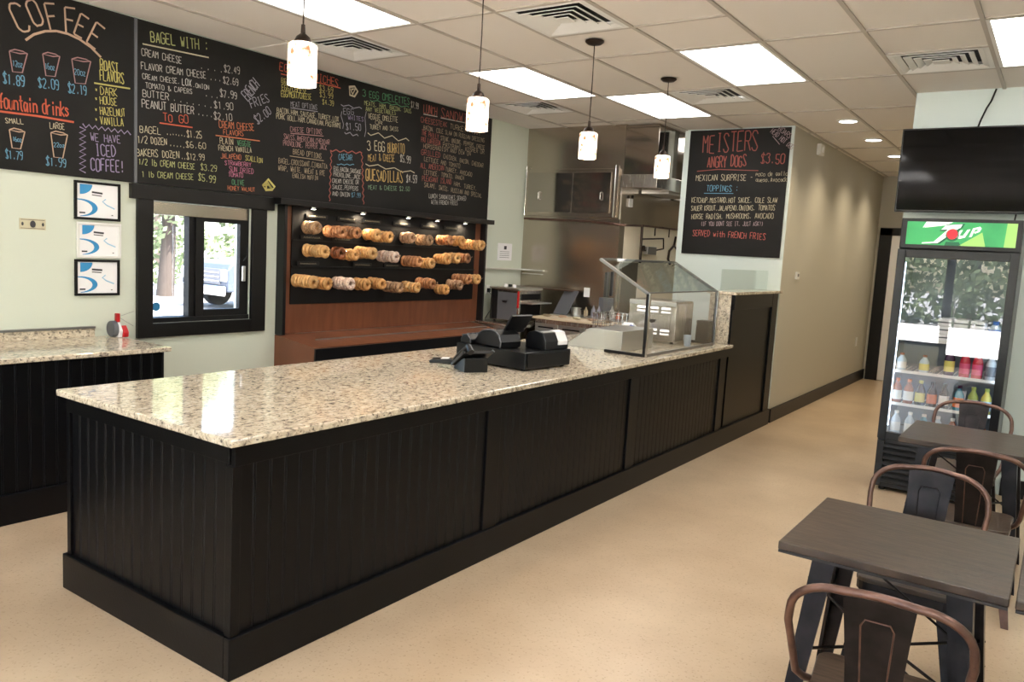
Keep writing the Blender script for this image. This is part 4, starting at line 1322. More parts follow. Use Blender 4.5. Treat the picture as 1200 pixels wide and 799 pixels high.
# brown bench cabinet under the rack
bc = thing('bench_cabinet', 'brown cabinet with a black front frame below the bagel rack', 'cabinet', (WX, 5.6, 0))
XF = -4.81
BY0, BY1 = 4.245, 6.87
MB().prism([(WX + .001, 0.0), (XF - .02, 0.0), (XF - .02, .802), (WX + .001, .858)], 'y', BY0, BY1).build('body', M['brown'], bc)
for a, b, c, d in ((BY0, BY1, .70, .795), (BY0, BY0 + .07, .08, .70), (BY1 - .07, BY1, .08, .70), (BY0, BY1, 0.0, .08)):
    box('face_frame', M['blackpl'], XF - .019, XF, a, b, c, d, bc, 0.002)
ym = 5.56
for a, b in ((BY0 + .075, ym - .004), (ym + .004, BY1 - .075)):
    box('front_panel', M['brown'], XF - .019, XF - .008, a, b, .085, .695, bc, 0.002)
for x, z in ((WX + .014, .862), (WX + .27, .833)):
    box('clear_rail', M['steelm'], x, x + .006, BY0 + .20, BY1 - .05, z - .004, z + .007, bc)

# ------------------------------------------------------------------ things on the counter
ZT = ZG + .0005
# cash drawer with register
cd = thing('cash_drawer', 'wide flat black cash drawer box on the granite under the printer', 'cash drawer', (-2.908, 4.24, ZG), math.radians(-5))
def lx(m, name, mt, parent, **k):
    return m.build(name, mt, parent, local=True, **k)
lx(MB().box(-.29, .29, -.235, .235, .012, .115), 'case', M['blackpl'], cd, bevel=.004)
lx(MB().box(.2905, .296, -.215, .215, .022, .105), 'drawer_front', M['blackmatte'], cd, bevel=.002)
for x in (-.25, .25):
    for y in (-.2, .2):
        lx(MB().lathe([(.014, 0), (.014, .012)], (x, y, 0), 10), 'foot', M['blackmatte'], cd)
cd.location.z = ZT
def onbox(name, label, cat, x, y, z, rz):
    return thing(name, label, cat, (x, y, z), math.radians(rz))
ZB = ZT + .1155
pr = onbox('receipt_printer', 'black receipt printer with a white paper slip on the cash drawer', 'printer', -2.73, 4.30, ZB, -8)
lx(MB().prism([(-.075, 0), (.10, 0), (.10, .055), (.07, .105), (.0, .118), (-.06, .10), (-.075, .06)], 'y', -.075, .15), 'housing', M['blackpl'], pr, bevel=.006)
lx(MB().prism([(.1005, .03), (.102, .055), (.0725, .108), (.03, .114), (.03, .118), (.075, .112), (.108, .055), (.108, .03)], 'y', .04, .13), 'paper_slip', M['paper'], pr)
lx(MB().prism([(.04, .1115), (.07, .1065), (.072, .11), (.04, .116)], 'y', -.07, .035), 'tear_bar', M['steelm'], pr)
tm = onbox('register_screen', 'black touch-screen register seen from behind on the cash drawer', 'register', -2.93, 4.13, ZB, -12)
lx(MB().prism([(-.15, 0), (.10, 0), (.105, .04), (.085, .085), (.05, .108), (.0, .112), (-.07, .10), (-.12, .07), (-.15, .03)], 'y', -.10, .08), 'base', M['blackpl'], tm, bevel=.012)
lx(MB().tube([(.101, -.101, .005), (.104, -.101, .04), (.084, -.101, .084), (.05, -.101, .106), (.0, -.101, .111), (-.07, -.101, .099), (-.12, -.101, .07)], .005, 6), 'grey_trim', M['greypl'], tm)
lx(MB().prism([(.02, .09), (.035, .09), (.115, .205), (.10, .213)], 'y', -.02, .16), 'screen', M['blackpl'], tm, bevel=.003)
lx(MB().box(.02, .04, .05, .09, .08, .12), 'hinge', M['steelm'], tm)
sc_ = onbox('card_machine', 'black rounded card machine with grey edge at the left end of the cash drawer', 'card machine', -3.13, 4.12, ZB, -12)
lx(MB().prism([(-.05, 0), (.05, 0), (.055, .03), (.02, .062), (-.03, .055), (-.05, .03)], 'y', -.09, .09), 'housing', M['blackpl'], sc_, bevel=.008)
lx(MB().tube([(.056, -.092, .01), (.053, -.092, .034), (.02, -.092, .063), (-.03, -.092, .056)], .0035, 6), 'grey_trim', M['greypl'], sc_)
for k in range(4):
    lx(MB().box(-.02, -.008, -.06 + k * .035, -.035 + k * .035, .058, .066), 'key', M['greypl'], sc_)
dp = thing('desk_phone', 'black desk phone on an angled stand in front of the cash drawer', 'phone', (-2.88, 3.76, ZT), math.radians(150))
lx(MB().tube([(-.125, -.092, .128), (-.10, -.092, .136), (.0, -.092, .082), (.09, -.092, .030)], .004, 6), 'grey_trim', M['greypl'], dp)
lx(MB().prism([(-.09, .0), (.09, .0), (.09, .012), (-.06, .085), (-.09, .085)], 'y', -.07, .08), 'stand', M['blackpl'], dp, bevel=.004)
lx(MB().prism([(-.115, .118), (-.10, .132), (.085, .034), (.08, .016)], 'y', -.09, .10), 'body', M['blackpl'], dp, bevel=.004)
lx(MB().tube([(-.14, .065, .128), (-.10, .065, .160), (-.02, .065, .125), (.05, .065, .085), (.09, .065, .05)], [.022, .016, .012, .016, .022], 8), 'handset', M['blackpl'], dp, smooth=True)
for i in range(4):
    for j in range(3):
        x = -.05 + i * .028
        z = .1045 - (x + .05) * .53
        lx(MB().box(x - .009, x + .009, -.06 + j * .03, -.04 + j * .03, z - .004, z + .006), 'key', M['greypl'], dp)
rd = thing('card_reader', 'flat black card reader with a white label lying on the granite left of the phone', 'card reader', (-3.16, 3.86, ZT), math.radians(28))
lx(MB().prism([(-.10, 0), (.10, 0), (.10, .020), (.02, .032), (-.08, .026), (-.10, .016)], 'y', -.042, .042), 'body', M['blackpl'], rd, bevel=.005)
lx(MB().prism([(-.03, .0292), (.02, .0325), (.02, .0335), (-.03, .0305)], 'y', -.035, .035), 'white_label', M['paper'], rd)
cl = thing('clear_block', 'small clear plastic block at the front of the card reader', 'plastic block', (-3.035, 3.70, ZT))
lx(MB().box(-.045, .045, -.02, .02, 0, .024), 'block', M['glassg'], cl, bevel=.004)
pe = thing('pen_holder', 'thin upright pen on a small round foot beside the printer', 'pen', (-2.80, 4.56, ZT))
lx(MB().lathe([(.018, 0), (.016, .006), (.004, .010)], n=14), 'foot', M['blackpl'], pe)
lx(MB().tube([(0, 0, .010), (.004, 0, .13)], .0035, 6), 'pen', M['steelm'], pe)

# sneeze guard
sg = thing('sneeze_guard', 'slanted glass sneeze guard with dark posts on the counter', 'sneeze guard', (-2.6, 6.05, ZG))
for y, nm in ((5.36, 0), (6.76, 1)):
    px = -2.525 if nm == 0 else -2.47
    px = -2.50
    A_, B_ = (px, 1.405), (px - .42, 1.635)
    MB().box(px - .012, px + .012, y - .012, y + .012, ZT, 1.40).build('post', M['blackpl'], sg, 0.002)
    MB().box(px + .0125, px + .017, y - .014, y + .014, ZT, 1.405).build('post_trim', M['chrome'], sg)
    MB().prism([(A_[0] - .012, A_[1] - .012), (A_[0] + .012, A_[1]), (B_[0] + .006, B_[1] + .008), (B_[0] - .008, B_[1] - .010)], 'y', y - .011, y + .011).build('sloping_arm', M['alu'], sg, 0.002)
    box('foot_rail', M['blackpl'], px - .33, px - .012, y - .012, y + .012, ZT, ZT + .022, sg, 0.002)
    MB().prism([(px - .006, ZT + .03), (px - .33, ZT + .03), (px - .40, 1.60), (px - .006, 1.385)], 'y', y - .003, y + .003).build('end_pane', M['glass'], sg)
MB().box(-2.82, -2.80, 5.35, 5.37, 1.36, 1.545).build('rear_bracket', M['blackpl'], sg, 0.002)
box('front_pane', M['glass'], -2.497, -2.491, 5.375, 6.745, ZT + .02, 1.40, sg)
MB().prism([(-2.50, 1.408), (-2.496, 1.414), (-2.916, 1.645), (-2.920, 1.639)], 'y', 5.37, 6.75).build('sloping_pane', M['glassg'], sg)
MB().tube([(-2.916, 5.36, 1.634), (-2.916, 6.76, 1.634)], .009, 6).build('top_rail', M['alu'], sg)
MB().tube([(-2.498, 5.36, 1.407), (-2.498, 6.76, 1.407)], .005, 6).build('front_rail', M['alu'], sg)
box('base_channel', M['alu'], -2.505, -2.485, 5.375, 6.745, ZT, ZT + .020, sg)

# louvred steel oven
ov = thing('countertop_oven', 'louvred stainless steel countertop warmer behind the sneeze guard', 'oven', (-2.92, 6.62, ZG))
OX0, OX1, OY0, OY1, OZ0, OZ1 = -3.15, -2.70, 6.37, 6.745, ZG + .02, 1.30
MB().prism([(OX0, OZ0), (OX1, OZ0), (OX1, OZ1 - .02), (OX1 - .01, OZ1), (OX0 + .01, OZ1), (OX0, OZ1 - .02)], 'y', OY0, OY1).build('case', M['steel'], ov, 0.006)
box('top_band', M['steelm'], OX0 + .004, OX1 - .004, OY0 - .006, OY0, OZ1 - .045, OZ1 - .006, ov, 0.002)
for r_ in range(2):
    for zc in (1.235, 1.205) if r_ == 0 else (1.045, 1.015):
        for k in range(3):
            x = OX0 + .085 + k * .115
            MB().prism([(OY0 - .016, zc - .008), (OY0, zc - .012), (OY0, zc + .010), (OY0 - .004, zc + .010)], 'x', x, x + .085).build('louvre', M['steelm'], ov)
box('door_panel', M['steel'], OX0 + .05, OX1 - .05, OY0 - .004, OY0, 1.07, 1.175, ov, 0.001)
MB().prism([(OX0 + .19, 1.135), (OX0 + .27, 1.135), (OX0 + .26, 1.112), (OX0 + .23, 1.103), (OX0 + .20, 1.112)], 'y', OY0 - .012, OY0 - .004).build('door_handle', M['blackpl'], ov, 0.002)
for x in (OX0 + .04, OX1 - .04):
    for y in (OY0 + .04, OY1 - .04):
        MB().lathe([(.014, ZT), (.014, OZ0)], (x, y, 0), 10).build('foot', M['blackmatte'], ov)

# steel topping cover (wedge) in front
wd = thing('steel_bin_cover', 'slant-sided stainless steel food bin cover on the counter before the sneeze guard post', 'food bin', (-3.0, 5.7, ZG))
MB().prism([(-3.25, ZT), (-2.74, ZT), (-2.74, ZT + .158), (-3.035, ZT + .158)], 'y', 5.46, 6.02).build('cover', M['steelm'], wd, 0.004)
box('front_lip', M['steelm'], -3.22, -2.745, 5.452, 5.4595, ZT, ZT + .012, wd)
# wire basket
bk = thing('wire_basket', 'empty wire basket of thin steel rods behind the steel bin cover', 'basket', (-3.44, 6.72, ZG))
bx0, bx1, by0, by1, bz = -3.62, -3.26, 6.56, 6.88, ZT + .19
for z in (ZT + .004, ZT + .10, bz):
    MB().tube([(bx0, by0, z), (bx1, by0, z), (bx1, by1, z), (bx0, by1, z)], .004, 6, closed=True).build('rim_wire', M['chrome'], bk)
for k in range(8):
    x = bx0 + (bx1 - bx0) * (k + .5) / 8
    MB().tube([(x, by0, bz), (x, by0, ZT + .004), (x, by1, ZT + .004), (x, by1, bz)], .0035, 5).build('wire', M['chrome'], bk)
for k in range(7):
    y = by0 + (by1 - by0) * (k + .5) / 7
    MB().tube([(bx0, y, bz), (bx0, y, ZT + .004), (bx1, y, ZT + .004), (bx1, y, bz)], .0035, 5).build('wire', M['chrome'], bk)
# crumpled bag
def blob(c, r, seed, amp=.25, n=2, sq=(1, 1, 1)):
    bm = bmesh.new()
    bmesh.ops.create_icosphere(bm, subdivisions=n, radius=1)
    rr = random.Random(seed)
    d = MB()
    for v in bm.verts:
        k = 1 + rr.uniform(-amp, amp)
        d.v.append((c[0] + v.co.x * r * k * sq[0], c[1] + v.co.y * r * k * sq[1], c[2] + v.co.z * r * k * sq[2]))
    d.f = [tuple(v.index for v in f.verts) for f in bm.faces]
    bm.free()
    return d
bg = thing('paper_bag', 'crumpled white and blue bag standing left of the louvred oven', 'bag', (-3.05, 6.22, ZG))
blob((-3.06, 6.20, ZT + .088), .075, 4, .16, 2, (1, .9, 1.15)).build('bag', M['paper'], bg)
blob((-3.02, 6.17, ZT + .10), .048, 9, .16, 2, (1, .9, 1.2)).build('blue_print', mat('bag_blue', (70, 90, 170), .6), bg)
cp = thing('plastic_cup', 'small translucent cup between the oven and the sneeze guard glass', 'cup', (-2.60, 6.42, ZG))
MB().lathe([(.026, ZT), (.034, ZT + .095), (.032, ZT + .095), (.024, ZT + .004)], (-2.60, 6.42, 0), 18, cap=False).build('cup', glass_mat('frosted_plastic', (205, 222, 235), .3, 1.5, .55), cp, smooth=True)
nb = thing('napkin_box', 'brown steel napkin box against the granite facing of the half wall', 'box', (-2.84, 6.8, ZG))
# ------------------------------------------------------------------ kitchen
box('shell', M['steel'], -2.66 - .0, -2.645 + .0, 6.78, 6.90, ZT, ZT + .17, nb, .002)
bpy.data.objects.remove(nb.children[0])
MB().box(-2.685, -2.56, 6.80, 6.93, ZT, ZT + .20).build('shell', M['bronze'], nb, 0.003)
nb.location = (-2.62, 6.86, ZG)
nb.children[0].location = Vector((-2.84, 6.8, ZG)) - nb.location

hd = thing('exhaust_hood', 'tall stainless steel exhaust hood reaching the ceiling', 'hood', (-3.9, 9.2, 2.4))
box('upper_casing', M['steelmirror'], -4.049, -3.66, KY + .001, 11.0, 2.54, HC - .004, hd, 0.003)
MB().box(-4.049, -3.635, KY - .03, 11.02, 2.40, 2.54).build('skirt', M['steel'], hd, 0.004)
for y in (8.6, 9.5, 10.4):
    MB().box(-4.03, -3.70, y - .35, y + .35, 2.375, 2.399).build('grease_filter', M['steelm'], hd, 0.002)
cab = thing('steel_wall_cabinet', 'wide stainless cabinet with two handles high on the kitchen wall', 'cabinet', (-4.7, KY, 2.35))
CYF = KY - .035
box('carcass', M['steelwall'], -5.30, -4.085, CYF, KY - .001, 2.075, 2.605, cab, 0.002)
for a, b, h in ((-5.25, -4.652, -5.085), (-4.648, -4.17, -4.275)):
    dd = box('door', M['steelmirror'], a, b, CYF - .012, CYF - .001, 2.12, 2.565, cab, 0.002)
    MB().tube([(h, CYF - .013, 2.26), (h, CYF - .040, 2.27), (h, CYF - .040, 2.34), (h, CYF - .013, 2.35)], .006, 6).build('handle', M['chrome'], dd)
for x in (-4.125, -5.29):
    MB().tube([(x, CYF - .006, 2.08), (x, CYF - .006, 2.64)], .006, 6).build('corner_strip', M['chrome'], cab)
MB().box(-4.072, -4.055, KY - .02, KY - .001, 2.06, 2.53).build('end_strip', M['chrome'], cab)
pb = thing('pull_box', 'small white switch box on the steel wall right of the wall cabinet', 'switch', (-4.0, 8.0, 2.25))
MB().box(-4.048, -4.03, 7.98, 8.06, 2.21, 2.30).build('plate', M['white'], pb, 0.003)
MB().lathe([(.018, -4.029), (.018, -4.015)], (0, 8.02, 2.32), 12, 'x').build('knob', M['bronze'], pb)
cpm = M['copper']
gp = thing('gas_pipe', 'copper coloured gas pipe with a valve on the cream kitchen wall', 'pipe', (-4.0, 8.6, 2.0))
MB().tube([(-5.28, KY - .05, 2.04), (-4.45, KY - .05, 2.03), (-4.10, KY - .05, 2.01), (-4.0, KY + .03, 2.00), (-3.99, 8.25, 2.02), (-3.99, 11.5, 2.04)], .012, 8).build('pipe_run', cpm, gp)
MB().tube([(-3.99, 8.25, 2.03), (-3.99, 8.26, 1.60)], .016, 8).build('drop', M['bronze'], gp)
MB().tube([(-3.99, 8.27, 1.87), (-3.99, 8.85, 1.90), (-3.99, 8.87, 1.78), (-3.99, 8.62, 1.75), (-3.99, 8.27, 1.74)], .009, 8).build('branch', M['bronze'], gp)
MB().box(-4.02, -3.96, 8.38, 8.62, 1.70, 1.79).build('valve_body', M['alu'], gp, 0.006)
MB().lathe([(.03, -3.97), (.03, -3.955)], (0, 8.27, 1.77), 12, 'x').build('valve_wheel', M['bronze'], gp)
for y in (8.6, 9.0, 9.6):
    MB().tube([(-3.99, y, 2.03), (-3.99, y, 1.92)], .008, 6).build('hanger', M['bronze'], gp)
hg = thing('hanging_tongs', 'dark looped utensil hanging on the cream kitchen wall beside the hot dog board', 'utensil', (-4.03, 9.25, 1.9))
MB().tube([(-4.03, 9.30, 1.94), (-4.03, 9.27, 1.83), (-4.03, 9.14, 1.76), (-4.03, 9.12, 1.66), (-4.03, 9.18, 1.60)], .014, 6).tube([(-4.03, 9.27, 1.83), (-4.03, 9.40, 1.76), (-4.03, 9.36, 1.64), (-4.03, 9.28, 1.58)], .010, 6).build('loop', M['bronze'], hg)

# wall shelf, outlet, cord
sh = thing('wall_shelf', 'narrow pale shelf rail on the wall right of the bagel rack', 'shelf', (WX, 7.4, 1.44))
box('rail', M['steelm'], WX + .001, WX + .04, 7.04, KY - .002, 1.435, 1.452, sh)
box('rail', M['steelm'], WX + .001, -4.98, KY - .05, KY - .002, 1.435, 1.452, sh)
box('rail', M['steelm'], WX + .05, -5.0, KY - .05, KY - .002, 1.395, 1.405, sh)
co = thing('wall_outlet', 'white outlet with a hanging black cord beside the bagel rack', 'outlet', (WX, 7.17, 1.2))
box('plate', M['white'], WX + .001, WX + .008, 7.13, 7.20, 1.16, 1.26, co, .002)
MB().box(WX + .009, WX + .035, 7.145, 7.185, 1.18, 1.225).build('plug', M['blackpl'], co, .003)
MB().tube([(WX + .03, 7.165, 1.18), (WX + .03, 7.24, 1.12), (WX + .02, 7.26, 1.02), (WX + .02, 7.17, .93), (WX + .02, 7.12, .88)], .004, 6).build('cord', M['blackpl'], co)
ou = thing('wall_outlet', 'small white outlet plate on the stainless kitchen wall above the prep table', 'outlet', (-4.40, KY, 1.24))
box('plate', M['paper'], -4.44, -4.365, KY - .008, KY - .001, 1.185, 1.29, ou, .002)

# stainless work table with the conveyor toaster
wt = thing('steel_work_table', 'low stainless work table carrying the conveyor toaster', 'table', (-4.85, 7.2, 0))
box('top', M['steel'], WX + .03, -4.675, 6.92, 7.78, .845, .875, wt, .004)
box('front_apron', M['steelm'], WX + .04, -4.69, 6.93, 6.945, .70, .844, wt)
for x in (WX + .07, -4.72):
    for y in (6.97, 7.74):
        MB().tube([(x, y, 0), (x, y, .845)], .02, 10).build('leg', M['steelm'], wt)
for k, x in enumerate((-5.12, -5.02, -4.94)):
    u = thing('kitchen_utensil', ['steel spatula hanging from the left of the work table apron', 'steel spoon hanging in the middle of the work table apron', 'steel whisk hanging right on the work table apron'][k], 'utensil', (x, 6.92, .82))
    MB().tube([(x, 6.918, .83), (x, 6.915, .70)], .004, 6).build('handle', M['chrome'], u)
    MB().box(x - .02, x + .02, 6.912, 6.918, .62, .70).build('blade', M['chrome'], u, .002)
to = thing('conveyor_toaster', 'boxy conveyor toaster with a red edge on the steel work table', 'toaster', (-4.9, 7.25, .876))
TX0, TX1, TY0, TY1, TZ0, TZ1 = -5.19, -4.80, 7.06, 7.50, .895, 1.235
MB().box(TX0, TX1, TY0, TY1, TZ0, TZ1).build('case', M['steel'], to, .006)
box('top_plate', M['steelm'], TX0 - .005, TX1 + .005, TY0 - .02, TY1 + .01, TZ1 + .001, TZ1 + .022, to, .003)
box('dark_side', M['blackpl'], TX0 + .03, TX0 + .10, TY0 - .008, TY0 - .001, TZ0 + .01, TZ1 - .015, to, .002)
box('front_door', M['greypl'], TX0 + .105, TX1 - .03, TY0 - .010, TY0 - .001, TZ0 + .01, TZ1 - .03, to, .003)
MB().prism([(TX0 + .17, 1.115), (TX0 + .24, 1.115), (TX0 + .225, 1.092), (TX0 + .185, 1.092)], 'y', TY0 - .022, TY0 - .0105).build('handle', M['blackpl'], to)
box('red_edge', M['red'], TX1 - .022, TX1 - .001, TY0 - .012, TY0 - .001, TZ0 + .15, TZ1 - .01, to, .002)
box('bread_opening', M['blackmatte'], TX1 + .001, TX1 + .006, TY0 + .03, TY1 - .03, TZ0 + .03, TZ0 + .19, to)
box('upper_opening', M['blackmatte'], TX1 + .001, TX1 + .006, TY0 + .03, TY1 - .03, TZ0 + .235, TZ0 + .30, to)
box('catch_shelf', M['steelm'], TX1 + .001, TX1 + .15, TY0 + .02, TY1 - .02, TZ0 + .20, TZ0 + .212, to)
for x in (TX0 + .04, TX1 - .04):
    for y in (TY0 + .04, TY1 - .04):
        MB().lathe([(.014, .8755), (.014, TZ0)], (x, y, 0), 8).build('foot', M['blackmatte'], to)
for k, (x, lab, c) in enumerate(((-5.09, 'small white jar on top of the conveyor toaster', 'paper'), (-5.03, 'small dark container on top of the conveyor toaster', 'blackpl'), (-4.97, 'small pale lidded jar at the right on top of the conveyor toaster', 'paper'))):
    j = thing('jar', lab, 'jar', (x, 7.2, TZ1 + .0225), group='jars on the toaster')
    MB().lathe([(.02, TZ1 + .0225), (.021, TZ1 + .048), (.016, TZ1 + .052)], (x, 7.2, 0), 14).build('jar', M[c], j, smooth=True)

# prep cooler with cutting board
pc_ = thing('prep_cooler', 'stainless sandwich prep cooler with a raised lid and pale cutting board', 'prep cooler', (-4.3, 7.4, 0))
PX0, PX1, PY0, PY1 = -4.655, -3.72, 7.16, 7.78
box('body', M['steel'], PX0, PX1, PY0 + .012, PY1, .05, .955, pc_, .004)
for k, (a, b) in enumerate(((PX0 + .01, -4.36), (-4.34, -4.04), (-4.02, PX1 - .01))):
    for z0, z1 in ((.66, .90), (.38, .64)):
        d = box('drawer', M['steelm'], a, b, PY0, PY0 + .011, z0, z1, pc_, .003)
        MB().box(a + .05, b - .05, PY0 - .02, PY0 - .001, z1 - .045, z1 - .03).build('handle', M['blackpl'], d, .002)
box('cutting_board', M['board'], PX0, PX1, PY0 - .10, 7.44, .956, .975, pc_, .003)
box('pan_rail', M['steelm'], -4.65, PX1, 7.45, 7.77, .956, .985, pc_, .003)
MB().prism([(7.50, .99), (7.515, .985), (7.74, 1.24), (7.725, 1.25)], 'x', -4.64, -4.46).build('raised_lid', M['greypl'], pc_, .003)
gs = thing('steel_shelf', 'thin copper toned shelf rail above the raised lid of the prep cooler', 'shelf', (-4.95, 7.7, 1.19))
box('rail', M['copper'], -5.28, -4.52, 7.66, KY - .002, 1.24, 1.252, gs)
gd2 = thing('flat_griddle', 'dark flat griddle plate beside the conveyor toaster', 'griddle', (-4.73, 7.0, .876))
box('plate', M['blackpl'], -4.79, -4.68, 6.95, 7.04, .8755, .90, gd2, .003)
def pot(x, y, z, r, h, lab, m='steelm', cat='pot'):
    p = thing('cooking_pot', lab, cat, (x, y, z))
    MB().lathe([(r, z), (r, z + h), (r * 1.06, z + h), (r * .93, z + h + .001), (r * .92, z + .005), (0, z + .005)], (x, y, 0), 20, cap=False).lathe([(r, z), (r, z + .001)], (x, y, 0), 20).build('pot', M[m], p, smooth=True)
    MB().tube([(x + r, y, z + h * .8), (x + r + .05, y, z + h * .85)], .006, 6).build('handle', M['blackpl'], p)
ZP = .986
pot(-4.40, 7.60, ZP, .055, .085, 'round steel pot at the left end of the prep cooler')
pot(-4.10, 7.66, ZP, .045, .05, 'low steel pan on the middle of the prep cooler')
ba = [(-4.30, 7.64, 'tan', .10), (-4.24, 7.70, 'grey', .12), (-4.17, 7.70, 'grey', .12), (-4.02, 7.72, 'white', .13), (-3.92, 7.68, 'orange', .08), (-3.82, 7.62, 'tan', .07)]
bl_ = ['tan squat shaker beside the steel pot', 'first grey squeeze bottle on the prep cooler', 'second grey squeeze bottle on the prep cooler', 'white squeeze bottle on the right of the prep cooler', 'orange sauce cup near the right end of the prep cooler', 'small tan container at the right end of the prep cooler']
for (x, y, c, h), lab in zip(ba, bl_):
    b_ = thing('squeeze_bottle', lab, 'bottle', (x, y, ZP), group='condiments on the prep cooler')
    MB().lathe([(.024, ZP), (.024, ZP + h * .6), (.012, ZP + h * .75), (.006, ZP + h)], (x, y, 0), 14).build('bottle', CH[c], b_, smooth=True)
fr_ = random.Random(3)
for k in range(5):
    x = -4.55 + k * .18
    blob((x, 7.25 + fr_.uniform(-.03, .05), .975 + .014), .045, k, .2, 2, (1.2, .8, .28)).build('food', CH[['tan', 'peach', 'cream', 'peach', 'tan'][k]], None, loc=(x, 7.25, .976))
    o = bpy.context.scene.collection.objects[-1]
    tag(o, ['small heap of food at the left of the cutting board', 'orange heap of food, second on the cutting board', 'golden heap of food in the middle of the cutting board', 'pale heap of food, fourth on the cutting board', 'tan heap of food at the right of the cutting board'][k], 'food', 'food on the cutting board')
    o.name = 'food_heap'
td = thing('towel_dispenser', 'grey steel towel dispenser on the kitchen wall above the prep cooler', 'dispenser', (-4.12, 7.75, 1.3))
MB().box(-4.19, -4.06, KY - .10, KY - .001, 1.05, 1.20).build('bin', M['greypl'], td, .004)
MB().box(-4.17, -4.14, KY - .04, KY - .001, 1.201, 1.48).build('bracket', M['blackpl'], td, .003)
ds = thing('steel_splash_panel', 'plain stainless splash panel standing behind the sneeze guard', 'panel', (-3.95, 8.1, 1.5))
box('panel', M['steelwall'], -4.045, -4.03, 7.90, 8.30, .0, 1.60, ds)

# ------------------------------------------------------------------ corridor bits
th = thing('thermostat', 'small white thermostat on the taupe corridor wall', 'thermostat', (CX, 8.9, 1.56))
MB().box(CX + .001, CX + .022, 8.85, 8.95, 1.52, 1.60).build('housing', M['white'], th, .004)
MB().box(CX + .0225, CX + .024, 8.875, 8.925, 1.55, 1.58).build('display', M['greypl'], th)
el = thing('emergency_light', 'small white box light high on the corridor wall near the ceiling', 'light', (CX, 9.3, 2.97))
MB().box(CX + .001, CX + .05, 9.22, 9.38, 2.90, 3.02).build('housing', M['white'], el, .006)
MB().lathe([(.03, CX + .05), (.03, CX + .058)], (0, 9.3, 2.96), 14, 'x').build('lens', M['paper'], el)
op = thing('wall_outlet', 'small white outlet low on the corridor wall near the far door', 'outlet', (CX, 12.37, .62))
MB().box(CX + .001, CX + .008, 12.32, 12.42, .55, .68).build('plate', M['white'], op, .002)

# ------------------------------------------------------------------ television
tv = thing('television', 'large black flat television on the pale wall above the fridge', 'television', (-.6, 7.0, 2.46))
TA, TB, TC, TD = -1.185, -.03, 2.14, 2.785
MB().box(TA, TB, 6.985, 7.03, TC, TD).build('bezel', M['blackpl'], tv, .004)
box('screen', M['tv'], TA + .012, TB - .012, 6.981, 6.985, TC + .016, TD - .012, tv)
MB().box(-.75, -.45, 7.031, 7.079, 2.3, 2.6).build('wall_bracket', M['blackmatte'], tv)
tc_ = thing('power_cord', 'black cord running from the ceiling down to the television', 'cord', (-.62, 7.05, 3.0))
MB().tube([(-.585, 7.05, HC - .003), (-.61, 7.06, 2.98), (-.635, 7.062, 2.93), (-.665, 7.06, 2.84), (-.69, 7.06, 2.74)], .007, 6).build('cord', M['blackpl'], tc_)
tw = thing('loose_cable', 'short black cable hanging below the television above the fridge header', 'cord', (-.37, 7.06, 2.1))
MB().tube([(-.36, 7.06, 2.14), (-.365, 7.065, 2.09), (-.375, 7.06, 2.02)], .006, 6).build('cord', M['blackpl'], tw)

# ------------------------------------------------------------------ drinks fridge
FX0, FX1, FY0, FY1 = -1.045, -.275, 6.48, 7.05
fg = thing('drinks_fridge', 'black glass-door drinks fridge with a green lit sign on top', 'fridge', ((FX0 + FX1) / 2, 6.76, 0))
bb = M['blackpl']
box('side_wall', bb, FX0, FX0 + .035, FY0 + .06, FY1, .40, 2.06, fg, .002)
box('side_wall', bb, FX1 - .035, FX1, FY0 + .06, FY1, .40, 2.06, fg, .002)
box('back_wall', bb, FX0 + .035, FX1 - .035, FY1 - .03, FY1, .40, 2.06, fg)
box('roof', bb, FX0 + .035, FX1 - .035, FY0 + .06, FY1 - .03, 2.03, 2.06, fg)
box('ceiling_divider', bb, FX0 + .035, FX1 - .035, FY0 + .06, FY1 - .03, 1.80, 1.84, fg)
box('liner', M['fridgein'], FX0 + .036, FX1 - .036, FY1 - .036, FY1 - .031, .44, 1.79, fg)
box('liner', M['fridgein'], FX0 + .036, FX0 + .040, FY0 + .07, FY1 - .037, .44, 1.79, fg)
box('liner', M['fridgein'], FX1 - .040, FX1 - .036, FY0 + .07, FY1 - .037, .44, 1.79, fg)
box('floor_pan', M['fridgein'], FX0 + .036, FX1 - .036, FY0 + .07, FY1 - .037, .405, .435, fg)
box('base', bb, FX0, FX1, FY0 + .03, FY1, .03, .40, fg, .003)
gz = [.075, .12, .165, .21, .255, .30, .345]
box('grille_recess', M['blackmatte'], FX0 + .06, FX1 - .04, FY0 + .022, FY0 + .029, .06, .37, fg)
for z in gz:
    MB().prism([(FY0 + .004, z - .004), (FY0 + .022, z - .010), (FY0 + .022, z + .012), (FY0 + .004, z + .018)], 'x', FX0 + .055, FX1 - .035).build('grille_slat', M['greypl'] if False else bb, fg)
for a, b in ((FX0 + .005, FX0 + .055), (FX1 - .035, FX1 - .005)):
    box('grille_frame', bb, a, b, FY0 + .002, FY0 + .029, .04, .39, fg, .002)
# door
door = MB()
dz0, dz1 = .405, 1.835
for a, b, c, d in ((FX0, FX0 + .055, dz0, dz1), (FX1 - .055, FX1, dz0, dz1), (FX0 + .055, FX1 - .055, dz0, dz0 + .055), (FX0 + .055, FX1 - .055, dz1 - .06, dz1)):
    door.box(a, b, FY0, FY0 + .05, c, d)
dr_ = door.build('door_frame', bb, fg, .003)
box('glass', M['glassf'], FX0 + .055, FX1 - .055, FY0 + .012, FY0 + .018, dz0 + .055, dz1 - .06, dr_)
box('led_tube', M['led'], FX0 + .045, FX0 + .058, FY0 + .065, FY0 + .075, .50, 1.74, fg)
box('led_tube', M['led'], FX1 - .058, FX1 - .045, FY0 + .065, FY0 + .075, .50, 1.74, fg)
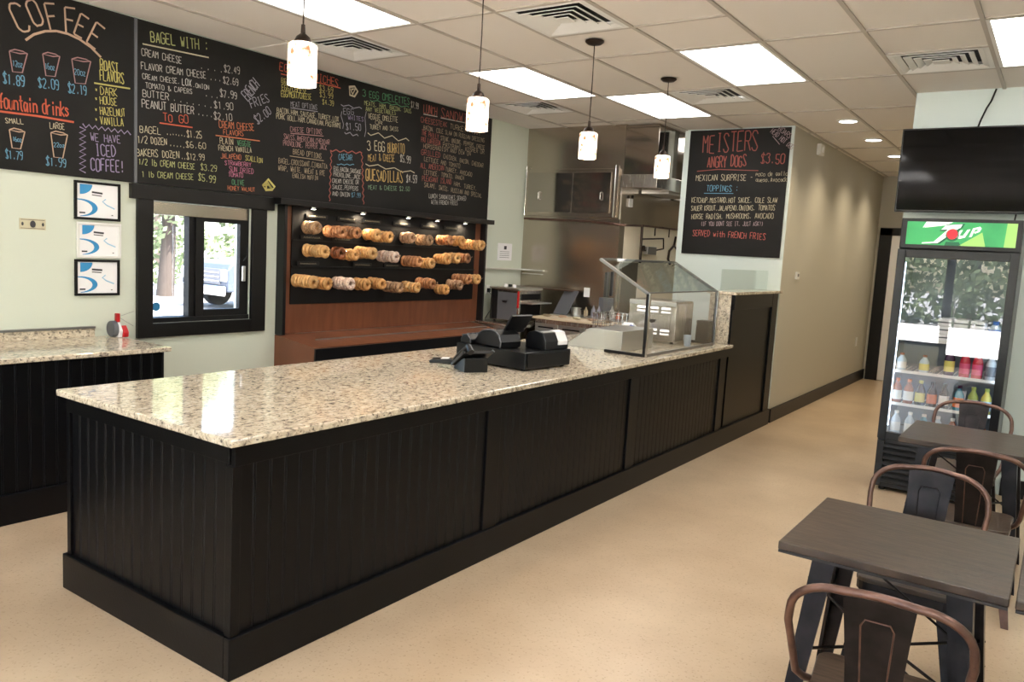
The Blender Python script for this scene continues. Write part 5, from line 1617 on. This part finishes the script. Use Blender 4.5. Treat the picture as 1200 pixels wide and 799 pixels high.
# sign header
box('sign_box', bb, FX0 + .006, FX1 - .003, FY0 + .008, FY0 + .059, 1.842, 2.062, fg, .004)
sx0, sx1, sz0, sz1 = FX0 + .045, FX1 - .035, 1.872, 2.038
SY = FY0 + .0055
sgn = box('sign_panel', M['green'], sx0, sx1, SY, FY0 + .0078, sz0, sz1, fg)
W_, H_ = sx1 - sx0, sz1 - sz0
def spoly(pts, m, k):
    """polygon on the sign; pts in 0-1 of the sign's width and height"""
    q = MB()
    q.add([(sx0 + W_ * p[0], SY - .0004 * k, sz0 + H_ * p[1]) for p in pts], [tuple(range(len(pts)))])
    return q.build('sign_graphic', m, fg)
spoly([(.70, 0), (.74, .45), (.72, 1), (.90, 1), (.90, 0)], M['green'], 1)
spoly([(.90, 0), (.91, 1), (1, 1), (1, 0)], M['lgreen'], 1)
spoly([(.50, 0), (.70, .60), (.74, 0)], M['lgreen'], 2)
spoly([(.15, .74), (.18, 1), (.42, 1)], M['signwhite'], 1)
spoly([(.20, .995), (.43, .995), (.36, .86), (.17, .74)], M['signwhite'], 2)
# numeral 7, its shadow, the dot and UP
def shp(pts, dx=.0, dz=.0):
    return [(p[0] + dx, p[1] + dz) for p in pts]
seven = [(.32, .66), (.37, .90), (.53, .95), (.50, .78), (.30, .08), (.15, .04), (.15, .08), (.27, .16), (.42, .72)]
spoly([(.31, .60), (.37, .90), (.54, .95), (.52, .76), (.42, .60)], M['signdark'], 3)
spoly([(.42, .74), (.52, .78), (.33, .06), (.24, .04)], M['signdark'], 3)
spoly([(.325, .67), (.365, .86), (.515, .92), (.50, .76), (.42, .70)], M['signwhite'], 4)
spoly([(.40, .74), (.495, .77), (.305, .09), (.265, .13)], M['signwhite'], 4)
spoly([(.155, .04), (.16, .10), (.28, .15), (.31, .09)], M['signwhite'], 4)
spoly([(.435 + .062 * math.cos(k * math.pi / 14), .45 + .27 * math.sin(k * math.pi / 14)) for k in range(28)], M['signdark'], 5)
spoly([(.432 + .050 * math.cos(k * math.pi / 14), .49 + .22 * math.sin(k * math.pi / 14)) for k in range(28)], M['signred'], 6)
spoly([(.46, .36), (.50, .66), (.525, .68), (.50, .44), (.53, .44), (.565, .70), (.592, .72), (.55, .36), (.50, .30)], M['signwhite'], 5)
spoly([(.585, .38), (.612, .74), (.637, .76), (.610, .40)], M['signwhite'], 5)
spoly([(.612, .76), (.675, .84), (.69, .76), (.675, .62), (.635, .54), (.625, .60), (.655, .66), (.66, .74), (.62, .68)], M['signwhite'], 5)
spoly([(.37, 0), (.38, .16), (.50, .16), (.52, 0)], M['signdark'], 2)
# feet
for x in (FX0 + .06, FX1 - .06):
    for y in (FY0 + .08, FY1 - .06):
        MB().lathe([(.025, 0), (.025, .03)], (x, y, 0), 10).build('foot', M['blackmatte'], fg)
# shelves of rods
SHZ = (1.175, .925, .675)
for z in SHZ:
    s_ = box('shelf', M['white'], FX0 + .042, FX1 - .042, FY0 + .095, FY0 + .107, z - .012, z, fg, .001)
    q = MB()
    for k in range(22):
        x = FX0 + .05 + k * (FX1 - FX0 - .10) / 21
        q.box(x - .002, x + .002, FY0 + .107, FY1 - .05, z - .006, z - .002)
    q.build('shelf_wires', M['white'], s_)
    box('price_rail', M['white'], FX0 + .042, FX1 - .042, FY0 + .093, FY0 + .0945, z - .016, z + .006, s_)
# bottles
BT = {}
def bottle(x, z, kind, label, liquid, lab_c, cap_c, h=.19, r=.0345, grp=None):
    t = thing('drink_bottle', label, 'bottle', (x, FY0 + .145, z), group=grp)
    key = (kind, h, r)
    if key not in BT:
        b0 = MB().lathe([(r * .85, 0), (r, .008), (r, h * .58), (r * .90, h * .66), (r * .42, h * .84), (r * .38, h * .90)], n=18).build('body', M['white'], None, smooth=True, local=True)
        l0 = MB().lathe([(r * 1.02, h * .14), (r * 1.02, h * .52)], n=18, cap=False).build('paper_label', M['white'], None, smooth=True, local=True)
        c0 = MB().lathe([(r * .46, h * .89), (r * .46, h), (r * .40, h + .002)], n=14).build('cap', M['white'], None, smooth=True, local=True)
        BT[key] = (b0.data, l0.data, c0.data)
        for q in (b0, l0, c0):
            bpy.data.objects.remove(q)
    for nm, me, c in (('body', BT[key][0], liquid), ('paper_label', BT[key][1], lab_c), ('cap', BT[key][2], cap_c)):
        o = bpy.data.objects.new(nm, me.copy())
        o.data.materials.clear()
        o.data.materials.append(DM(c))
        COL.objects.link(o)
        o.parent = t
_dm = {}
def DM(c):
    if c not in _dm:
        _dm[c] = mat('drink_%d_%d_%d' % c, c, .2)
    return _dm[c]
PURP, DK, RED, PINK, ORG, YEL, TEAL, WHT, GRN, BRN, CLR = (60, 30, 60), (40, 26, 30), (190, 40, 60), (220, 90, 130), (206, 110, 60), (216, 206, 110), (60, 130, 150), (232, 230, 224), (170, 186, 100), (150, 84, 50), (196, 208, 214)
z = SHZ[1] + .0005
row2 = [(-.955, CLR, WHT, BRN, .13, 'small pale drink cup at the left of the upper bottle shelf'), (-.80, CLR, YEL, BRN, .13, 'second small pale drink cup on the upper bottle shelf'),
        (-.635, PURP, YEL, (40, 50, 130), .21, 'dark purple bottle with a yellow label on the upper bottle shelf'), (-.535, RED, PINK, RED, .20, 'red bottle with a pink label on the upper bottle shelf'),
        (-.455, RED, PINK, PINK, .20, 'pink bottle right of the red one on the upper bottle shelf'), (-.37, CLR, (120, 130, 140), DK, .19, 'clear dark-capped bottle at the right of the upper bottle shelf')]
for x, a, b, c, h, lab in row2:
    bottle(x, z, 'a', lab, a, b, c, h)
z = SHZ[2] + .0005
row3 = [(-.965, BRN, WHT, ORG, 'orange tea bottle, first on the lower bottle shelf'), (-.885, BRN, WHT, ORG, 'orange tea bottle, second on the lower bottle shelf'), (-.805, DK, YEL, YEL, 'dark bottle with yellow label, third on the lower bottle shelf'),
        (-.725, DK, ORG, DK, 'dark bottle with an orange label, fourth on the lower bottle shelf'), (-.645, DK, WHT, DK, 'dark bottle with a white label, fifth on the lower bottle shelf'), (-.55, TEAL, ORG, PURP, 'blue bottle with an orange label, third from the right on the lower bottle shelf'),
        (-.46, GRN, WHT, GRN, 'pale green bottle, second from the right on the lower bottle shelf'), (-.375, YEL, (190, 210, 220), GRN, 'yellow green bottle at the right end of the lower bottle shelf')]
for x, a, b, c, lab in row3:
    bottle(x, z, 'a', lab, a, b, c, .185)
z = .4355
for k, (c1, c2) in enumerate(((CLR, WHT), (CLR, WHT), (TEAL, WHT), (CLR, ORG), (BRN, ORG), (RED, ORG), (ORG, WHT))):
    bottle(-.95 + .095 * k, z, 'a', ['clear water bottle, first at the bottom of the fridge', 'clear water bottle, second at the bottom of the fridge', 'blue bottle, third at the bottom of the fridge', 'clear bottle with orange label, fourth at the bottom of the fridge', 'brown bottle, fifth at the bottom of the fridge', 'red bottle, sixth at the bottom of the fridge', 'orange bottle, seventh at the bottom of the fridge'][k], c1, c2, WHT, .175)
z = SHZ[0] + .0005
# cartons and a clear jug on the top shelf
n_ = ['left', 'middle', 'right']
for k in range(3):
    x0 = -.74 + k * .105
    for l in range(3):
        t = thing('drink_carton', '%s white carton of the %s stack on the top fridge shelf' % (['lowest', 'middle', 'topmost'][l], n_[k]), 'carton', (x0 + .045, 6.72, z + l * .056), group='white cartons in the fridge')
        MB().box(x0, x0 + .092, FY0 + .115, FY0 + .36, z + l * .056, z + l * .056 + .055).build('carton', M['paper'], t, .004)
        MB().box(x0, x0 + .092, FY0 + .1145, FY0 + .115, z + l * .056 + .022, z + l * .056 + .032).build('printed_band', M['greypl'], t)
jg = thing('water_jug', 'clear jug with a blue top at the right of the top fridge shelf', 'jug', (-.38, 6.64, z))
MB().lathe([(.040, z), (.044, z + .01), (.044, z + .10), (.036, z + .13), (.020, z + .15)], (-.375, 6.65, 0), 20).build('body', DM(CLR), jg, smooth=True)
MB().lathe([(.045, z + .085), (.045, z + .115)], (-.375, 6.65, 0), 20, cap=False).build('blue_band', DM((40, 90, 170)), jg)
MB().lathe([(.021, z + .148), (.021, z + .175)], (-.375, 6.65, 0), 16).build('cap', DM((40, 90, 170)), jg)

# ------------------------------------------------------------------ tables
def table(label, cx, cy, rz=0.0):
    t = thing('cafe_table', label, 'table', (cx, cy, 0), rz, group='square cafe tables')
    s = .33
    lx(MB().box(-s, s, -s, s, .722, .75), 'tabletop', M['wood'], t, bevel=.004)
    lx(MB().box(-s + .002, s - .002, -s + .002, s - .002, .712, .7215), 'edge_band', M['woodedge'], t)
    for sx in (-1, 1):
        for sy in (-1, 1):
            # L-profile sheet leg, splayed and tapering to the foot
            tx, ty, bx_, by_ = sx * .235, sy * .235, sx * .30, sy * .30
            w0, w1, th_ = .074, .046, .012
            m = MB()
            for ax in (0, 1):
                if ax == 0:
                    bt = [(bx_, by_), (bx_ - sx * w1, by_), (bx_ - sx * w1, by_ - sy * th_), (bx_, by_ - sy * th_)]
                    tp = [(tx, ty), (tx - sx * w0, ty), (tx - sx * w0, ty - sy * th_), (tx, ty - sy * th_)]
                else:
                    bt = [(bx_, by_ - sy * th_), (bx_ - sx * th_, by_ - sy * th_), (bx_ - sx * th_, by_ - sy * w1), (bx_, by_ - sy * w1)]
                    tp = [(tx, ty - sy * th_), (tx - sx * th_, ty - sy * th_), (tx - sx * th_, ty - sy * w0), (tx, ty - sy * w0)]
                m.hexa([(p[0], p[1], .0) for p in bt], [(p[0], p[1], .7115) for p in tp])
            lx(m, 'leg', M['gun'], t)
    a = .265
    lx(MB().box(-.22, .22, -.22, .22, .692, .711), 'apron', M['gun'], t, bevel=.004)
    for q in (1, -1):
        lx(MB().tube([(-a, -a * q, .36 + .006 * q), (a, a * q, .36 + .006 * q)], .006, 6), 'cross_rod', M['gun'], t)
        lx(MB().tube([(-.245, .23 * q, .62), (.275, .27 * q, .27)], .005, 6), 'side_rod', M['gun'], t)
    return t
table('dark wood cafe table nearest the viewer at the lower right', -.36, 2.965)
table('dark wood cafe table cut by the right edge, pushed against the nearest table', .315, 2.965)
table('farther dark wood cafe table standing in front of the drinks fridge', -.34, 5.16)

# chairs
def chair(name_label, x, y, rz, tone):
    """back towards -y in its own space, seat towards +y"""
    t = thing('cafe_chair', name_label, 'chair', (x, y, 0), rz, group='metal cafe chairs with wooden seats')
    mt = M[tone]
    m = MB()
    s, r = .185, .05
    out = []
    for (cx_, cy_, a0) in ((s - r, s - r, 0), (-s + r, s - r, 90), (-s + r + .015, -s + r, 180), (s - r - .015, -s + r, 270)):
        for k in range(5):
            a = math.radians(a0 + k * 22.5)
            out.append((cx_ + r * math.cos(a), cy_ + r * math.sin(a)))
    lx(MB().prism(out, 'z', .437, .457), 'seat', M['wood'], t, bevel=.004)
    sc2 = [(p[0] * .985, p[1] * .985) for p in out]
    lx(MB().prism(sc2, 'z', .400, .4365), 'seat_frame', mt, t, bevel=.003)
    for sx in (-1, 1):
        for sy in (-1, 1):
            tx, ty, bx_, by_ = sx * .165, sy * .165, sx * .215, sy * .215
            w0, w1, th_ = .060, .032, .007
            g = MB()
            g.hexa([(bx_, by_, 0), (bx_ - sx * w1, by_, 0), (bx_ - sx * w1, by_ - sy * th_, 0), (bx_, by_ - sy * th_, 0)],
                   [(tx, ty, .41), (tx - sx * w0, ty, .41), (tx - sx * w0, ty - sy * th_, .41), (tx, ty - sy * th_, .41)])
            g.hexa([(bx_, by_ - sy * th_, 0), (bx_ - sx * th_, by_ - sy * th_, 0), (bx_ - sx * th_, by_ - sy * w1, 0), (bx_, by_ - sy * w1, 0)],
                   [(tx, ty - sy * th_, .41), (tx - sx * th_, ty - sy * th_, .41), (tx - sx * th_, ty - sy * w0, .41), (tx, ty - sy * w0, .41)])
            lx(g, 'leg', mt, t)
    # bent tube back: rises from the seat sides, wide rounded top, leaning back
    P = []
    hw_, zt = .220, .832
    def bp(xx, zz):
        lean = (zz - .42) * .20
        return (xx, -.155 - lean - .02 * (1 - (xx / hw_) ** 2) * max(0, (zz - .6)) / .25, zz)
    P.append((-.17, .02, .43))
    P.append((-.195, -.05, .47))
    for k in range(4):
        zz = .52 + k * .06
        P.append((bp(-.205 - .018 * k / 3, zz)[0], bp(-.2, zz)[1] + (.05 * (1 - k / 3)), zz))
    for k in range(9):
        a = math.pi - k * (math.pi / 2) / 8
        P.append(bp(-hw_ + .13 + .13 * math.cos(a), .735 + (zt - .735) * math.sin(a)))
    for k in range(1, 6):
        xx = (-hw_ + .13) + (2 * hw_ - .26) * k / 6
        P.append(bp(xx, zt + .008 * math.sin(math.pi * k / 6)))
    Q = [(-p[0], p[1], p[2]) for p in P[::-1]]
    # the mirrored half starts where the top run ends
    P = P[:15] + P[15:] + Q[5:]
    lx(MB().tube(P, .0115, 10), 'back_loop', mt if tone == 'copper' else M['copper'], t, smooth=True)
    # central splat, tapering downwards with a raised outline
    def sp(w, zz, off=0.0):
        b = bp(0, zz)
        return [(-w, b[1] + off, zz), (w, b[1] + off, zz)]
    V, F = [], []
    rows = [(.062, .42), (.066, .50), (.072, .62), (.080, .74), (.088, .838)]
    g = MB()
    for i in range(len(rows) - 1):
        (w_a, z_a), (w_b, z_b) = rows[i], rows[i + 1]
        A0, A1 = sp(w_a, z_a, -.002), sp(w_b, z_b, -.002)
        B0, B1 = sp(w_a, z_a, .002), sp(w_b, z_b, .002)
        g.hexa([A0[0], A0[1], B0[1], B0[0]], [A1[0], A1[1], B1[1], B1[0]])
    spl = lx(g, 'splat', M['gun'], t)
    for side in (-1, 1):
        pts = [(-.028, .46), (-.034, .60), (-.040, .745), (-.030, .765), (.030, .765), (.040, .745), (.034, .60), (.028, .46)]
        lx(MB().tube([(p[0], bp(0, p[1])[1] + side * .002, p[1]) for p in pts], .0028, 5), 'embossed_outline', mt, spl)
    return t
chair('dark metal cafe chair in the foreground, cut by the bottom edge', -.315, 2.40, math.radians(4), 'copper')
chair('metal cafe chair on the far side of the nearest table, facing the viewer', -.375, 3.49, math.radians(180), 'gun')
chair('metal cafe chair at the near side of the farther table, back to the viewer', -.262, 4.56, math.radians(2), 'copper')
chair('metal cafe chair behind the farther table, right in front of the drinks fridge', -.40, 5.72, math.radians(180), 'gun')

# ------------------------------------------------------------------ outside
def tree(name, label, x, y, h, r, seed, mleaf, n=1500, grp='trees outside'):
    t = thing(name, label, 'tree', (x, y, -.15), 0, grp)
    rr = random.Random(seed)
    lx(MB().tube([(0, 0, 0), (.08, .05, h * .25), (-.05, .1, h * .5), (.1, 0, h * .75)], [.24, .19, .15, .06], 10), 'trunk', M['bark'], t, smooth=True)
    g = MB()
    for k in range(5):
        a = rr.uniform(0, 6.28)
        g.tube([(0, .05, h * .35 + k * .06 * h), (math.cos(a) * r * .4, math.sin(a) * r * .4, h * .5 + k * .07 * h), (math.cos(a) * r * .8, math.sin(a) * r * .8, h * .6 + k * .08 * h)], [.09, .06, .02], 6)
    lx(g, 'branches', M['bark'], t)
    f = MB()
    cl_ = [(rr.uniform(-.65, .65) * r, rr.uniform(-.65, .65) * r, h * rr.uniform(.38, .95), r * rr.uniform(.28, .5)) for _ in range(16)]
    for k in range(n):
        cx_, cy_, cz_, cr = cl_[k % 16]
        d = Vector((rr.gauss(0, 1), rr.gauss(0, 1), rr.gauss(0, 1))).normalized() * cr * rr.uniform(.55, 1.0)
        p = Vector((cx_, cy_, cz_)) + d
        u_ = Vector((rr.gauss(0, 1), rr.gauss(0, 1), rr.gauss(0, 1))).normalized() * rr.uniform(.07, .13)
        v_ = u_.orthogonal().normalized() * u_.length * .6
        f.add([p - u_, p - v_, p + u_, p + v_], [(0, 1, 2, 3)])
    o = lx(f, 'foliage', M[mleaf], t)
    o['kind'] = 'stuff'
    return t
tree('tree', 'leafy tree with a bare trunk seen through the left pane of the drive-through window', -20.5, 12.6, 6.5, 2.6, 1, 'leaf', 6000)
for k, (x, y, h, r) in enumerate(((-29, 9, 8, 4), (-30, 17.5, 8, 4), (-30, 26, 9, 4), (-30, 34.5, 8, 4), (-40, 14, 12, 4.5), (-40, 24, 12, 4.5))):
    tree('tree', '%s tree in the far green row beyond the drive-through lane' % ['nearest left', 'second', 'third', 'fourth', 'tall left', 'tall right'][k], x, y, h, r, 20 + k, 'leaf' if k % 2 else 'leafd', 4200, 'far trees beyond the lane')
hedge = thing('hedge', 'low pale green hedge behind the parked truck outside the window', 'hedge', (-25, 20, -.15))
g = MB()
rh = random.Random(8)
for k in range(6000):
    p = Vector((-23.5 - rh.uniform(0, 1.2) - .25 * rh.random(), 8 + rh.uniform(0, 26), rh.uniform(0, 1.7)))
    u_ = Vector((rh.gauss(0, 1), rh.gauss(0, 1), rh.gauss(0, 1))).normalized() * .11
    v_ = u_.orthogonal().normalized() * .07
    g.add([p - u_, p - v_, p + u_, p + v_], [(0, 1, 2, 3)])
ho = g.build('foliage', M['leaf'], hedge)
ho['kind'] = 'stuff'
hedge2 = thing('hedge', 'tall green hedge across the street behind the viewer', 'hedge', (-2, -18.4, -.15))
g = MB()
for k in range(9000):
    p = Vector((rh.uniform(-20, 14), -18.4 + rh.uniform(-.5, .5), rh.uniform(-.1, 2.6 + .5 * math.sin(k))))
    u_ = Vector((rh.gauss(0, 1), rh.gauss(0, 1), rh.gauss(0, 1))).normalized() * .15
    v_ = u_.orthogonal().normalized() * .11
    g.add([p - u_, p - v_, p + u_, p + v_], [(0, 1, 2, 3)])
g.build('foliage', M['leaf'], hedge2)['kind'] = 'stuff'
for k, (x, y, h, r) in enumerate(((-10, -22.5, 7, 3.2), (-3, -23, 8, 3.2), (4, -22.5, 7, 3.2), (11, -23, 8, 3.4), (-17, -23, 7, 3.2), (18, -23, 7, 3.2))):
    tree('tree', '%s tree across the street behind the viewer' % ['third', 'fourth', 'fifth', 'sixth', 'leftmost', 'rightmost'][k], x, y, h, r, 50 + k, 'leafd' if k % 2 else 'leaf', 3000, 'trees across the street')
def truck(x, y, rz, label):
    t = thing('pickup_truck', label, 'truck', (x, y, -.15), rz)
    # front faces -y, local origin under the front bumper centre
    P_ = M['carwhite']
    b = MB().prism([(0.0, .45), (0.0, .98), (.10, 1.10), (1.45, 1.22), (2.0, 1.82), (3.3, 1.85), (3.55, 1.25), (5.4, 1.25), (5.4, .50)], 'x', -.92, .92)
    lx(b, 'body', P_, t, bevel=.04)
    lx(MB().box(-.66, .66, -.03, -.001, .62, .99), 'grille', M['greypl'], t, bevel=.01)
    for z_ in (.70, .80, .90):
        lx(MB().box(-.64, .64, -.045, -.031, z_ - .014, z_ + .014), 'grille_bar', M['chrome'], t)
    for sx in (-1, 1):
        lx(MB().box(min(sx * .68, sx * .90), max(sx * .68, sx * .90), -.035, -.001, .70, .98), 'headlight', M['paper'], t, bevel=.02)
    lx(MB().box(-.94, .94, -.12, -.05, .36, .60), 'bumper', M['chrome'], t, bevel=.03)
    lx(MB().prism([(1.50, 1.235), (1.97, 1.80), (1.96, 1.81), (1.48, 1.24)], 'x', -.78, .78), 'windscreen', M['carglass'], t)
    for sx in (-1, 1):
        lx(MB().prism([(1.65, 1.28), (2.08, 1.74), (3.2, 1.76), (3.3, 1.28)], 'x', sx * .921, sx * .935), 'side_window', M['carglass'], t)
        for yy in (.95, 4.3):
            w = lx(MB().lathe([(.20, sx * .72), (.38, sx * .74), (.38, sx * .95), (.22, sx * .96)], (0, yy, .38), 24, 'x'), 'wheel', M['rubber'], t, smooth=True)
            lx(MB().lathe([(.20, sx * .955), (.18, sx * .975)], (0, yy, .38), 16, 'x'), 'hub', M['chrome'], w)
        lx(MB().box(min(sx * .94, sx * 1.08), max(sx * .94, sx * 1.08), 1.72, 1.80, 1.18, 1.36), 'mirror', M['blackpl'], t, bevel=.02)
    return t
tk = truck(-16.92, 11.4, 0, 'silver pickup truck parked outside, seen through the right pane of the drive-through window')
tk2 = dup(tk, (-5.5, -15.5, -.0995), math.radians(80), 'silver pickup truck parked on the street side behind the viewer')
